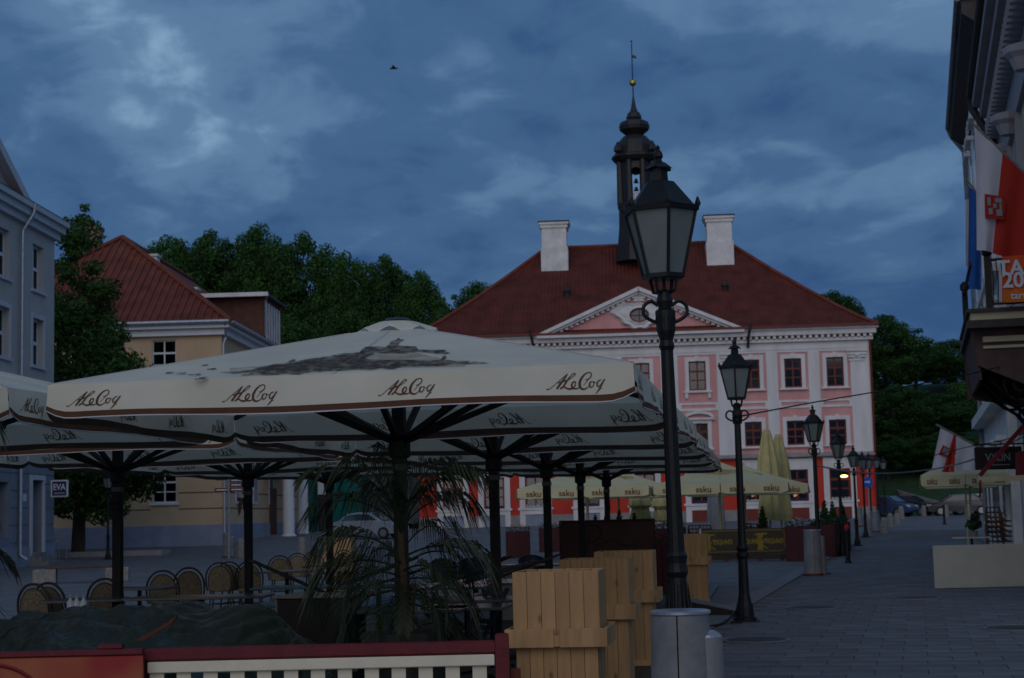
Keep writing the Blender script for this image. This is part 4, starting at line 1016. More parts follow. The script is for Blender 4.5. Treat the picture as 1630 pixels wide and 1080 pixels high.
hill = [
 (268,372,146,150,0,'dense tree on the hill just right of the orange roof ridge'),
 (335,362,150,140,1,'tree on the hill behind the white edged attic roof'),
 (412,354,152,150,2,'tallest broad tree on the hill left of the centre'),
 (482,366,150,140,3,'rounded tree on the hill right of the tallest one'),
 (548,398,148,115,0,'smaller hill tree in the dip left of the centre'),
 (612,402,150,120,1,'hill tree above the peak of the large front parasol'),
 (668,428,146,100,2,'hill tree where the wood slopes down to the town hall roof'),
 (300,470,134,140,3,'low dark tree in front of the hill behind the yellow house'),
 (450,500,132,170,0,'low dark tree at the foot of the hill above the parasol left slope'),
 (560,490,132,150,1,'low dark tree at the foot of the hill above the parasol centre'),
 (655,505,131,130,3,'low dark tree at the foot of the hill beside the town hall roof'),
 (758,446,176,120,2,'far tree seen over the left slope of the town hall roof'),
 (1326,460,176,110,3,'far tree top seen over the right slope of the town hall roof'),
 (1405,500,150,150,0,'tall tree right behind the right corner of the town hall'),
 (1455,545,156,120,1,'tree on the hill second right of the town hall corner'),
 (1515,540,158,130,2,'tree on the hill closest to the right-hand houses'),
 (1425,610,134,130,3,'lower dark tree right of the town hall over the parked cars'),
 (1490,625,136,140,1,'lower dark tree behind the small city flag'),
 (1560,600,138,130,0,'lower dark tree partly behind the far white house'),
]
shr = [(1410,690,129,90),(1450,698,130,90),(1492,688,129,95),(1535,694,130,95),(1570,690,131,95),(520,640,134,110),(590,650,134,110),(660,640,134,110)]
shl = ['dark shrub at the hill foot beside the town hall corner','dark shrub at the hill foot right of the blue car','dark shrub at the hill foot under the small flag','dark shrub at the hill foot above the black car','dark shrub at the hill foot next to the far white house','dark shrub at the foot of the hill street left side','dark shrub at the middle of the hill street','dark shrub at the hill foot left of the town hall']
for h in hill: tree(*h)
for k, (a_, b_, c_, d_) in enumerate(shr): tree(a_, b_, c_, d_, k+1, shl[k], 'hill_shrub', 'shrubs at the hill foot')
# foliage close to the houses at the left: the tree in front of the yellow house
nt_ = G(124, 79); T = thing('street_tree', 'tall pointed leafy tree in front of the yellow house', 'tree', (nt_.x, nt_.y, nt_.z), 0)
Ht = at(135, 352, 79).z - nt_.z
tm, cm = make_tree(31, Ht, 5.3, 64000, .115, 'leafc', .30, .14, 'cone'); obj('trunk', tm, T); obj('crown', cm, T)
b = MB(); b.box(-2.2, 4.2, -1.0, 1.0, -.3, .22); 
BD = b.build('planting_bed', M['plinth'], None, (nt_.x, nt_.y, nt_.z)); tag(BD, 'low stone edged bed round the foot of the tall street tree', 'planting bed')

# ================================================================== STREET LAMPS
def lamp_parts(root, prof, zl, sc=1.0):
    q = MB(); q.lathe(prof, 12); q.build('post', M['iron'], root)
    q = MB()
    for k in range(16):
        a = 2*math.pi*k/16; q.tube([(.058*math.cos(a),.058*math.sin(a),prof[-1][1]-.30),(.068*math.cos(a),.068*math.sin(a),prof[-1][1]-.20)], .006, 4)
    q.build('fluting', M['iron'], root)
    for sx in (-1, 1):
        q = MB(); z = zl-.25; q.tube(smooth_path([(sx*.05,0,z+.05),(sx*.10,0,z+.08),(sx*.15,0,z+.05),(sx*.155,0,z-.01),(sx*.11,0,z-.05),(sx*.06,0,z-.07)],4), .013, 8); q.build('handle', M['iron'], root)
    rb, rt, hl = .135*sc, .245*sc, .445*sc
    q = MB()
    for k in range(4):
        a = math.pi/4+k*math.pi/2; q.tube([(0,0,zl-.12),(.09*math.cos(a),.09*math.sin(a),zl-.10),(.115*math.cos(a),.115*math.sin(a),zl)], .013, 5)
    q.tube([(0,0,zl-.14),(0,0,zl+.02)], .012, 6)
    q.build('cradle', M['iron'], root)
    q = MB(); ph = RAD(30)
    q.lathe([(rb-.02,zl-.015),(rb+.012,zl-.01),(rb+.012,zl+.02),(rb-.02,zl+.02)], 6, ph=ph); q.lathe([(rt-.02,zl+hl-.02),(rt+.018,zl+hl-.02),(rt+.025,zl+hl+.015),(rt-.02,zl+hl+.02)], 6, ph=ph)
    for k in range(6):
        a = ph+k*math.pi/3; q.tube([(rb*math.cos(a),rb*math.sin(a),zl),(rt*math.cos(a),rt*math.sin(a),zl+hl)], .0125, 5)
        q.lathe([(.018,0),(.022,.02),(.006,.065)], 6, ((rt+.012)*math.cos(a),(rt+.012)*math.sin(a),zl+hl+.01))
    fr = q.build('lantern_frame', M['iron'], root)
    for k in range(6):
        a0, a1 = ph+k*math.pi/3, ph+(k+1)*math.pi/3; f = .965
        q = MB(); pts = [Vector((rb*f*math.cos(a0),rb*f*math.sin(a0),zl+.012)),Vector((rb*f*math.cos(a1),rb*f*math.sin(a1),zl+.012)),Vector((rt*f*math.cos(a1),rt*f*math.sin(a1),zl+hl-.012)),Vector((rt*f*math.cos(a0),rt*f*math.sin(a0),zl+hl-.012))]
        q.prism(pts, Vector((-math.cos((a0+a1)/2),-math.sin((a0+a1)/2),0))*.006); q.build('pane', M['frost'], fr)
    zt = zl+hl+.015
    q = MB(); q.lathe([(rt+.012,zt),(rt-.02,zt+.015),(.10*sc,zt+.175*sc),(.062*sc,zt+.185*sc),(.058*sc,zt+.27*sc)], 6, ph=ph)
    q.build('lantern_roof', M['iron'], root)
    q = MB(); n_ = 18; vs2 = []
    for k in range(n_):
        a = 2*math.pi*k/n_; r_ = .098*sc*(1 if k % 3 else .86); vs2.append((r_*math.cos(a), r_*math.sin(a), zt+(.262 if k % 3 else .275)*sc))
    q.add(vs2 + [(.05*sc*math.cos(2*math.pi*k/n_), .05*sc*math.sin(2*math.pi*k/n_), zt+.305*sc) for k in range(n_)], [(k,(k+1)%n_,n_+(k+1)%n_,n_+k) for k in range(n_)])
    q.lathe([(.052*sc,zt+.30*sc),(.03*sc,zt+.315*sc),(.022*sc,zt+.33*sc),(.034*sc,zt+.35*sc),(.03*sc,zt+.375*sc),(.012*sc,zt+.40*sc),(.016*sc,zt+.412*sc),(.003,zt+.43*sc)], 10)
    q.build('finial', M['iron'], root)
lampg = 'street lamps along the pavement'
PR = [(.165,0),(.165,.07),(.13,.09),(.12,.22),(.095,.30),(.075,.42),(.066,.9),(.088,.93),(.088,.98),(.07,1.0),(.09,1.05),(.062,1.10),(.055,1.2),(.046,2.82),(.062,2.86),(.052,2.9),(.072,2.94),(.072,3.0),(.05,3.03),(.062,3.08),(.034,3.12)]
l2 = G(1179, 23.8); LB = thing('street_lamp', 'second lamp from the camera, black iron with hexagonal lantern, standing on the pavement slabs', 'street lamp', l2, RAD(-10), lampg)
lamp_parts(LB, PR, 3.18)
q = MB(); q.bev(-.2,.2,-.2,.2,0,.035,.008); q.build('base_plate', M['iron'], LB)
for px, Y, lab in ((1300,40,'third lamp from the camera, beside the grey litter bin and maroon planters'),(1338,54,'fourth lamp from the camera, in front of the lit town hall window'),(1362,67,'fifth lamp from the camera, near the red corner wall of the town hall'),(1376,78,'sixth lamp from the camera, small against the town hall corner'),(1386,88,'seventh lamp from the camera, right behind the round blue sign'),(1398,98,'eighth lamp from the camera, at the town hall corner before the dark trees'),(1409,110,'most distant street lamp, before the parked blue car'),(172,74.6,'street lamp beside the tall tree at the left of the square')):
    copy_tree(LB, lab, G(px, Y)+Vector((0,0,.0)), RAD(px*7 % 40))
# nearest lamp: bigger lantern, tall fluted foot
l1 = G(1077, 11.6); LA = thing('street_lamp', 'nearest and tallest black street lamp with large frosted hexagonal lantern', 'street lamp', l1, RAD(8), lampg)
P1 = [(.18,0),(.18,.1),(.15,.14),(.13,.5),(.105,.75),(.086,.93),(.076,1.05),(.069,1.14),(.078,1.16),(.086,1.18),(.078,1.21),(.074,1.24),(.08,1.27),(.085,1.29),(.066,1.32),(.062,1.5),(.048,2.72),(.062,2.75),(.05,2.79),(.072,2.86),(.078,2.97),(.078,3.0),(.05,3.02),(.064,3.07),(.05,3.13),(.034,3.15)]
P1 = [(r_*.93, z_) for r_, z_ in P1]; lamp_parts(LA, P1, 3.24, 1.07); LA.rotation_euler = (0, -.011, RAD(8))
q = MB()
for k in range(14):
    a = 2*math.pi*k/14; q.tube([(.132*math.cos(a),.132*math.sin(a),.45),(.106*math.cos(a),.106*math.sin(a),.75),(.087*math.cos(a),.087*math.sin(a),.93),(.073*math.cos(a),.073*math.sin(a),1.1)], [.014,.012,.009,.003], 5)
q.build('acanthus_foot', M['iron'], LA)

# ================================================================== LARGE CREAM PARASOLS
UA, ZT, ZB, ZP = 2.19, 2.655, 2.385, 3.25
def parasol():
    root = thing('parasol', 'x', 'parasol', (0,0,0), 0, 'cream beer parasols over the terrace')
    q = MB(); ap = .24
    zc_ = ZT + (ZP-ZT)*(1-ap/UA)
    for k in range(4):
        R_ = Matrix.Rotation(k*math.pi/2, 3, 'Z')
        a, b_, c_, d_ = [R_ @ Vector(v) for v in ((-UA,-UA,ZT),(UA,-UA,ZT),(ap,-ap,zc_),(-ap,-ap,zc_))]
        q.grid(lambda u, v: a.lerp(b_, u).lerp(d_.lerp(c_, u), v), 8, 6)
    q.build('canopy', M['canvas'], root)
    for k in range(8):
        a = k*math.pi/4+math.pi/4; R2 = UA*(1.414 if k % 2 == 0 else 1.0); q = MB()
        q.bar((.34*math.cos(a)*(1.414 if k % 2 == 0 else 1), .34*math.sin(a)*(1.414 if k % 2 == 0 else 1), ZT+(ZP-ZT)*(1-.34/UA)+.002), (R2*math.cos(a), R2*math.sin(a), ZT+.002), .022, .006); q.build('seam', M['canvasw'], root)
    # vent cap: scalloped flap over the peak
    q = MB(); n_ = 48; rings = []
    for rr_, zz in ((.08, ZP+.03), (.17, ZP+.022), (.31, ZP-.03)):
        rings.append([(rr_*math.cos(2*math.pi*k/n_)*(1.12 if rr_ > .3 else 1), rr_*math.sin(2*math.pi*k/n_), zz + (0 if rr_ < .3 else .028*math.cos(8*2*math.pi*k/n_)-.035)) for k in range(n_)])
    q.add([v for r_ in rings for v in r_], [(j*n_+k, j*n_+(k+1)%n_, (j+1)*n_+(k+1)%n_, (j+1)*n_+k) for j in range(2) for k in range(n_)]); cp = q.build('vent_cap', M['canvas'], root, smooth=True)
    q = MB(); q.lathe([(.10,ZP+.025),(.12,ZP+.04),(.09,ZP+.058),(.02,ZP+.062)], 20); q.build('cap_disc', M['bluechair'], cp)
    # valances: cloth, brown stripe, pale hem
    def vp(u, v, off, ph):
        x = -UA + 2*UA*u; e = min(u, 1-u)*2*UA
        lift = .07*max(0, 1-e/.22)**2
        zb_ = ZB+lift + .012*math.sin(u*11+ph)
        z = ZT + (zb_-ZT)*v
        return (x*(1+.004*v), -UA - off - (.045*v + .022*v*math.sin(u*17+ph) + .010*math.sin(u*41+ph*2)*v) + .03*v*max(0,1-e/.5), z)
    for k in range(4):
        R_ = Matrix.Rotation(k*math.pi/2, 3, 'Z'); ph = k*1.9
        q = MB()
        for mi, (v0, v1, nv) in enumerate(((0,.80,6),(.80,.965,2),(.965,1,1))):
            q.k = mi; q.grid(lambda u, v: R_ @ Vector(vp(u, v0+(v1-v0)*v, 0, ph)), 56, nv)
        q.build('valance', [M['canvas'], M['brown'], M['canvasw']], root, smooth=True)
        q = MB(); q.grid(lambda u, v: R_ @ Vector(vp(u, .79+.215*v, -.006, ph)), 56, 2); q.build('stripe_inside', M['browninside'], root, smooth=True)
        for cx in (.085, .358, .625, .905):
            def fn(x, z, off):
                u = cx + x/(2*UA); vv = .46 - z/(ZT-ZB); return R_ @ Vector(vp(u, vv, off, ph))
            letters = MB(); strokes(letters, ALECOQ, .000505, 575, 430, lambda x, z: fn(x, z, .006)); letters.build('lettering', M['brown'], root)
            letters = MB(); strokes(letters, ALECOQ, .000505, 575, 430, lambda x, z: fn(x, z, -.006)); letters.build('lettering_showing_through', M['browninside'], root)
    # frame
    q = MB(); q.bev(-.052,.052,-.052,.052,.08,ZP-.05,.01); q.build('pole', M['pole'], root)
    q = MB(); q.bev(-.45,.45,-.45,.45,0,.08,.01); q.build('base', M['pot'], root)
    q = MB(); q.lathe([(.06,2.1),(.095,2.12),(.095,2.3),(.075,2.34),(.06,2.36)], 10); q.build('hub', M['pole'], root)
    for k in range(8):
        a = k*math.pi/4; R2 = UA*(1.40 if k % 2 else .99); f = .56
        e_ = Vector((R2*math.cos(a), R2*math.sin(a), ZT-.02)); top = Vector((.08*math.cos(a), .08*math.sin(a), ZP-.10)); mid = top.lerp(e_, f)
        q = MB(); q.bar(top, e_, .028, .04); r_ = q.build('rib', M['pole'], root)
        q = MB(); q.bar((.085*math.cos(a),.085*math.sin(a),2.26), mid-Vector((0,0,.03)), .045, .05); q.build('strut', M['pole'], root)
    q = MB(); q.box(-.06,.06,-.06,.06,2.0,2.055); q.build('tape_band', M['tape'], root)
    q = MB(); q.bev(-.045,.045,-.11,-.053,1.78,1.95,.01); q.tube([(.0,-.11,1.86),(.0,-.17,1.86),(.06,-.17,1.86),(.07,-.17,1.66),(.04,-.17,1.66)], .012, 5); q.build('crank', M['pole'], root)
    return root
UM = parasol()
urow = RAD(-8.6)
um_r = [(-.985,14.2),(-.245,18.9),(.44,23.6),(1.10,28.3),(1.80,33.0)]
um_l = [(-5.62,15.0),(-4.83,20.2),(-4.02,25.0),(-3.33,29.7)]
UM.location = (um_r[0][0], um_r[0][1], 0); UM.rotation_euler = (0,0,urow)
UM['label'] = 'large cream beer parasol in front with dark picture print on its slope'
labs = ['cream parasol directly behind the large front one', 'third cream parasol of the right-hand row', 'fourth cream parasol of the right-hand row', 'farthest cream parasol of the right-hand row']
for (x, y), lab in zip(um_r[1:], labs): copy_tree(UM, lab, (x,y,random.uniform(-.02,.02)*0), urow+random.uniform(-.015,.015))
labs = ['cream parasol cut off by the left edge of the picture', 'cream parasol of the left row, pole in front of the grey house', 'cream parasol of the left row, pole in front of the brown signpost', 'farthest cream parasol of the left row, pole beside the green netting']
for (x, y), lab in zip(um_l, labs): copy_tree(UM, lab, (x,y,0), urow+random.uniform(-.015,.015))
# dark boarded floor under the right-hand parasol row
fl_ = thing('terrace_floor', 'dark boarded terrace floor under the right-hand parasol row', 'terrace floor', (um_r[0][0], um_r[0][1], 0), urow)
fb = MB(); fb.bev(-.0985,.0985,-2.2,21.5,.004,.03,.004); fbm = fb.mesh('board', M['darkwood'])
for k in range(20): obj('board', fbm, fl_, (-1.9+k*.2, 0, 0))
# the printed picture on the front slope: ink outlines laid on the cloth
Rz = Matrix.Rotation(urow, 3, 'Z'); org = Vector((um_r[0][0], um_r[0][1], 0))
pn = (Rz @ Vector((0, -(ZP-ZT), UA))).normalized(); pp = org + Rz @ Vector((0,-UA,ZT)) + pn*.006
def onslope(px, py, lift=0):
    d = (at(px, py, 12) - Vector((0,0,EYE))); o_ = Vector((0,0,EYE)); t_ = (pp + pn*lift - o_).dot(pn)/d.dot(pn)
    return Rz.inverted() @ (o_ + d*t_ - org)
SIL = [(0,275),(60,270),(190,262),(230,248),(290,235),(330,225),(400,218),(420,205),(440,195),(458,197),(450,208),(480,206),(560,190),(640,180),(750,160),(800,158),(840,155),(860,135),(880,122),(940,118),(1000,122),(1020,108),(1030,90),(1060,80),(1075,68),(1090,75),(1115,78),(1085,95),(1075,115),(1130,116),(1185,118),(1195,138),(1260,140),(1360,140),(1368,152),(1390,158),(1362,165),(1280,158),(1190,152),(1100,160),(1020,158),(940,160),(890,180),(870,195),(960,202),(1100,200),(1250,205),(1330,200),(1345,180),(1362,170),(1368,190),(1350,200),(1420,205),(1500,207),(1560,214),(1630,220),(1520,224),(1400,226),(1300,238),(1180,240),(1100,238),(1050,256),(960,252),(900,262),(800,258),(700,266),(560,272),(480,288),(400,284),(300,292),(200,290),(120,296),(150,284),(260,278),(180,276),(80,282)]
q = MB(); q.poly([onslope(350+x/3.79, 520+y/3.79, .002) for x, y in SIL])
pic = q.build('picture_print', printmat('picture_ink', (.050,.036,.026), .36, .58, 13, (1,1.6,1), .95), UM)
q = MB(); q.grid(lambda u, v: onslope(350+(60+1420*u)/3.79, 520+((250-150*u**1.2 if u < .75 else 250-150*.708+320*(u-.75))*(1-v)+(268-26*u)*v)/3.79, -.002), 24, 8)
q.build('picture_wash', printmat('picture_sepia', (.33,.26,.18), .30, .62, 3.5, (1,3,1), .60), UM)
# wet leaf litter specks
q = MB(); rq = random.Random(5)
for px, py in ((318,582),(305,597),(287,595),(318,602),(268,594),(310,604),(331,588)):
    p = onslope(px, py, .004); 
    for k in range(3): d1 = Vector((rq.uniform(-.03,.03), rq.uniform(-.02,.02), 0)); q.poly([p+d1, p+d1+Vector((.035,.0,.0)), p+d1+Vector((.045,.02,.008)), p+d1+Vector((.0,.015,.006))])
q.build('leaf_litter', M['rattan'], UM)

# ================================================================== FENCE AND COUNTER IN FRONT
FY = 11.5
def fx(px): return at(px, 1035, FY).x
fa = RAD(-1.2)
f0 = fx(238); FE = thing('picket_fence', 'low cream picket fence with maroon top rail along the terrace front', 'fence', (f0, FY, 0), fa)
fw = fx(800)-f0; zt = .755
q = MB(); q.bev(-.02, fw-.05, -.06, .06, zt-.085, zt, .012); q.build('top_rail', M['maroon'], FE)
q = MB(); q.bev(.0, fw-.055, -.055, -.02, zt-.165, zt-.09, .006); q.build('cross_board', M['cream'], FE)
q = MB(); q.bev(.0, fw-.055, -.03, .0, .12, .19, .006); q.build('cross_board', M['cream'], FE)
pk = MB(); pk.bev(-.048, .048, -.018, .004, .05, zt-.10, .006); pkm = pk.mesh('picket', M['cream'])
for k in range(13): obj('picket', pkm, FE, (.055+k*.1835, -.002, 0))
q = MB(); q.bev(fw-.048, fw+.045, -.05, .05, 0, zt+.045, .012); q.build('post', M['maroon'], FE)
q = MB(); q.bev(-.11, -.021, -.05, .05, 0, zt-.02, .012); q.build('post', M['maroon'], FE)
q = MB(); q.bev(fw+.05, fw+.12, .0, .05, .48, .56, .006); q.build('tie_block', M['orange'], FE)
p0 = at(-30, 1040, FY-.12)
PO = thing('poster_panel', 'red and orange painted panel at the lower left corner of the terrace fence', 'panel', (p0.x, FY-.13, 0), fa)
pw_ = fx(236)-p0.x
q = MB(); q.bev(-.2, pw_, -.015, .015, .05, zt-.03, .006); q.build('painted_board', M['posterred'], PO)
q = MB(); q.bev(-.2, pw_, -.03, .03, zt-.028, zt+.012, .006); q.bev(pw_-.30, pw_-.14, -.02, .06, zt+.013, zt+.045, .006); q.build('top_trim', M['maroon'], PO)
q = MB(); q.tube([(pw_-1.02+.38*math.cos(RAD(a)), -.017, .34+.34*math.sin(RAD(a))) for a in range(-10, 200, 10)], .014, 6); q.build('painted_curve', M['posterdark'], PO)
# tarpaulin over the bar counter
TA = thing('tarpaulin', 'crumpled dark green tarpaulin thrown over the bar counter', 'tarpaulin', (at(-60,1000,12.0).x, 12.0, 0))
tw_ = at(545,1000,12.6).x - TA.location.x
from mathutils import noise as mn
def hn(x, y):
    a = mn.ridged_multi_fractal(Vector((x*1.1+y*.6, y*2.0-x*.35, 3.1)), 1.0, 2.1, 5, .9, 2.0)
    c = mn.fractal(Vector((x*2.3, y*3.1, 7.7)), .9, 2.0, 4)
    d = abs(math.sin(x*2.1 + y*3.4 + 1.6*mn.noise(Vector((x*.9, y*1.3, 1)))*1.5))
    e = mn.ridged_multi_fractal(Vector((x*3.4-y*1.5, y*5.2+x*1.1, 9.1)), 1.0, 2.2, 3, .9, 2.0)
    an = math.atan2(y-.95, x-2.3); rr2 = math.hypot(y-.95, x-2.3)
    fan = abs(math.sin(an*11+.6*math.sin(rr2*3)))*min(1, rr2/.35)*math.exp(-max(0, rr2-.5)*1.1)
    return .050*(a-1.0) + .030*c + .05*(d-.5) + .030*(e-1.0) - .075*(1-fan)*math.exp(-rr2*.9)
def hn_old(x, y):
    return (.05*math.sin(x*3.1+y*2)+.035*math.sin(x*7.3-y*4.4+1.3)+.022*math.sin(x*13.7+y*9.1+math.sin(x*4)*2)+.012*math.sin(x*29+y*17+math.sin(y*9)*2)+.008*math.sin(x*47-y*31))
def tarp(u, v):
    x = tw_*u; y = 1.75*v
    prof = .70 + .36*min(1, v/.42)**.8 if v < .42 else 1.06 - .05*(v-.42)
    bumpz = .10*math.exp(-((x-2.05)/.25)**2-((v-.45)/.25)**2) - .05*math.exp(-((x-1.6)/.18)**2) - .05*math.exp(-((x-.2)/.3)**2)
    end = max(0, (x-(tw_-.95))/.95); prof -= .62*end**1.25*(.55+.45*v)
    dx_ = .03*math.sin(v*9+x*5)
    z = prof - .09 + bumpz + hn(x, y)*(.9+.3*math.sin(x*2))
    return (x+dx_, y - .06*math.sin(x*5+v*3), max(z, .40))
q = MB(); q.grid(tarp, 240, 80); q.build('sheet', M['tarp'], TA, smooth=True)
q = MB(); q.grid(lambda u, v: (tarp(u,0)[0], tarp(u,0)[1]-.03*v-.04*math.sin(u*40)*v, tarp(u,0)[2]-v*.6), 150, 8); q.build('hanging_front', M['tarp'], TA, smooth=True)
BC = thing('bar_counter', 'wooden bar counter under the tarpaulin with an orange edge showing', 'counter', (TA.location.x, 12.15, 0))
q = MB(); q.box(.05, tw_-1.1, .1, 1.4, 0, .66); q.build('cabinet', M['darkwood'], BC)
q = MB(); q.prism([at(x_, y_, 11.84)-Vector(BC.location) for x_, y_ in ((215,1020),(240,1006),(262,994),(282,980),(272,994),(250,1007),(228,1020))], (0,.05,0)); q.build('front_edge', M['orange'], BC)

# ================================================================== PALMS
def palm(seed, nf, trunk_h, L0, lname):
    r = random.Random(seed); root = thing('potted_palm', lname, 'palm')
    q = MB(); q.tube([(0,0,.5),(.02,0,.5+trunk_h*.5),(0,.01,.5+trunk_h)], [.035,.03,.026], 8); q.tube([(.06,.03,.5),(.1,.05,.5+trunk_h*.45)], [.02,.014], 6); q.build('stem', M['palmstem'], root)
    q = MB(); q.lathe([(.20,0),(.27,.44),(.31,.46),(.31,.52),(.27,.52),(.25,.47),(.02,.47)], 20); q.build('pot', M['pot'], root)
    for k in range(nf):
        a = k*2.399+r.uniform(-.3,.3); f = k/nf
        zb_ = .5+trunk_h*(.25+.75*(1-f)**.9) if f > .35 else .5+trunk_h*(.92+.08*r.random())
        el = RAD(74-92*f+r.uniform(-12,12)); Lf = L0*r.uniform(.8,1.12)*(1 if f < .6 else .8)
        d = Vector((math.cos(a), math.sin(a), 0)); p = Vector((.02*math.cos(a), .02*math.sin(a), zb_)); pts = [p.copy()]; n_ = 14; e_ = el
        for j in range(n_):
            p = p + (d*math.cos(e_)+Vector((0,0,math.sin(e_))))*Lf/n_; pts.append(p.copy()); e_ -= RAD(6.3+3.5*f)*(.5+j/n_)
        b_ = MB(); b_.tube(pts, [.009*(1-.85*j/n_) for j in range(n_+1)], 4)
        side = Vector((-d.y, d.x, 0))
        for j in range(3, n_+1):
            for sub in (0, .5):
                if j == n_ and sub: continue
                pb = pts[j].lerp(pts[min(j+1,n_)], sub); tdir = (pts[j]-pts[j-1]).normalized(); t_ = (j+sub)/n_
                ll = (.42 if f < .7 else .33)*math.sin(math.pi*min(.97, .12+.86*t_))**.6*r.uniform(.85,1.1)
                for sg in (-1, 1):
                    dd = (tdir*1.05 + side*sg*.55 + Vector((0,0,.18))).normalized(); m1 = pb + dd*ll*.5; e1 = pb + dd*ll*.92 + Vector((0,0,-ll*r.uniform(.25,1.0))); w2 = tdir*.010
                    b_.add([pb-w2*.5, pb+w2*.5, m1+w2, m1-w2, e1], [(0,1,2,3),(3,2,4)])
        b_.build('frond', M['palm'], root)
    return root
PA = palm(4, 30, .82, .80, 'tall potted palm with drooping fronds beside the front parasol pole'); pp_ = at(640, 1000, 12.6); PA.location = (pp_.x, 12.6, .23)
STp = MB(); STp.bev(-.4,.4,-.4,.4,0,.23,.01); st_ = STp.build('pot_stand', M['darkwood'], None, (pp_.x, 12.6, 0)); tag(st_, 'dark low stand under the tall potted palm', 'stand')
p2 = at(-175, 900, 11.9); c_ = copy_tree(PA, 'potted palm mostly outside the left edge, fronds hanging into view', (p2.x, 11.9, 0), 2.0, (1.0,1.0,1.55))
p3 = at(-118, 900, 13.4); c_ = copy_tree(PA, 'smaller potted palm at the left edge with one spray of leaves in view', (p3.x, 13.4, 0), 4.0, (.85,.85,.92))

# ================================================================== TAN BOARD PLANTERS
def planter():
    root = thing('board_planter', 'x', 'planter', (0,0,0), 0, 'tan board planters along the terrace'); W2 = .305
    bm1 = MB(); bm1.bev(-.0485,.0485,-.011,.011,.0,.46,.004); up = bm1.mesh('board', M['tan'])
    bm2 = MB(); bm2.bev(-.0465,.0465,-.011,.011,.02,.78,.004); lo = bm2.mesh('board', M['tan'])
    for k in range(4):
        a = k*math.pi/2; R_ = Matrix.Rotation(a, 3, 'Z')
        for j in range(6):
            x = -W2+.052+j*.1005
            obj('board', up, root, R_ @ Vector((x,-W2+.011,.735)), a); obj('board', lo, root, R_ @ Vector((x*.96,-W2+.03,0)), a)
        q = MB()
        if k == 0: q.bev(-W2-.055,-.015,-.014,.014,-.065,.065,.004); q.bev(.03,W2+.055,-.014,.014,-.065,.065,.004); q.bev(-.016,.031,.0,.012,-.06,.02,.003)
        elif k == 2: q.bev(-W2-.055,W2+.055,-.014,.014,-.065,.065,.004)
        else: q.bev(-W2-.025,W2+.025,-.014,.014,-.065,.065,.004)
        o = q.build('lid_rail', M['tan'], root); o.location = R_ @ Vector((0,-W2-.041,.735)); o.rotation_euler = (0,0,a)
    q = MB(); q.box(-W2+.03,W2-.03,-W2+.03,W2-.03,.7,1.05); q.box(-W2+.05,W2-.05,-W2+.05,W2-.05,0.02,.7); q.build('soil_box', M['tandark'], root)
    q = MB(); q.box(-W2-.015,W2+.015,-W2-.01,-W2+.012,.0,.09); q.build('foot_board', M['tan'], root)
    return root
PL = planter()
def pl(px, Y, lab, rz, first=False, z=0, sc=1):
    g = G(px, Y); g.z += z; o = PL if first else copy_tree(PL)
    o.location = g; o.rotation_euler = (0,0,RAD(rz)); o['label'] = lab; o.scale = (sc,sc,sc)
pl(888, 12.1, 'nearest tan board planter beside the fence post', -8, True)
pl(947, 15.0, 'second tan board planter behind the nearest one', -8)
pl(993, 17.6, 'third tan board planter in front of the brown script board', -8)
pl(1096, 29.0, 'tan board planter half hidden behind the nearest lamp post', -8)
pl(541, 37.5, 'distant tan board planter beyond the rattan chairs at left', -6)

# ================================================================== LITTER BINS
def binthing():
    root = thing('litter_bin', 'x', 'litter bin', (0,0,0), 0, 'grey steel litter bins')
    q = MB(); q.lathe([(.205,.0),(.21,.03),(.185,.94),(.18,.955)], 64); q.build('drum', M['steel'], root, smooth=False)
    q = MB(); q.lathe([(.19,.945),(.196,.95),(.196,.965),(.18,.972),(.02,.975)], 64); q.build('lid', M['steeltop'], root)
    q = MB(); q.tube([(-.02,-.209,.02),(-.018,-.187,.95)], .004, 4); q.build('door_seam', M['ink'], root)
    q = MB(); q.lathe([(.125,.0),(.128,.03),(.108,.80)], 48, (.155,.0,0)); q.build('ashtray_drum', M['steel'], root)
    q = MB(); q.lathe([(.108,.80),(.10,.815),(.06,.84),(.02,.845)], 20, (.155,.0,0)); q.build('ashtray_cap', M['steeltop'], root)
    q = MB(); q.lathe([(.215,-.04),(.225,-.035),(.225,.03),(.21,.035)], 20); q.build('rusty_foot', M['signbrown'], root)
    return root
BI = binthing(); BI.location = G(1076, 10.7); BI.rotation_euler = (0,0,RAD(-6)); BI['label'] = 'nearest grey steel litter bin with lower ash drum at the foot of the nearest lamp'
for px, Y, lab in ((1291,39.2,'grey litter bin in front of the maroon planters'),(1392,84,'grey litter bin below the round blue sign'),(1366,92,'small distant grey litter bin against the town hall plinth'),(362,73,'grey litter bin in front of the yellow house corner'),(346,52,'x')):
    if lab != 'x': copy_tree(BI, lab, G(px, Y)+Vector((0,0,.03)), RAD(px*3 % 90), 1.08)

# ================================================================== SCRIPT BOARD
pb_ = at(968, 900, 30.0); SB = thing('script_board', 'dark brown board with black handwritten script behind the planters', 'board', (pb_.x, 30.0, 0), RAD(-3))
q = MB(); q.bev(-.83,.83,-.03,.03,.25,1.44,.01); q.build('board', M['board'], SB)
q = MB(); q.bev(-.86,.86,-.04,.04,1.44,1.475,.006); q.bev(-.86,-.832,-.04,.04,.1,1.44,.006); q.bev(.832,.86,-.04,.04,.1,1.44,.006); q.build('frame', M['maroonwood'], SB)
q = MB(); strokes(q, PIERRE, .00128, 800, 500, lambda x, z: (x, -.037, .96+z)); q.build('lettering', M['ink'], SB)
for x in (-.6,.6):
    q = MB(); q.bev(x-.04,x+.04,-.2,.2,0,.05,.005); q.bev(x-.03,x+.03,-.03,.03,.05,.25,.004); q.build('foot', M['darkwood'], SB)

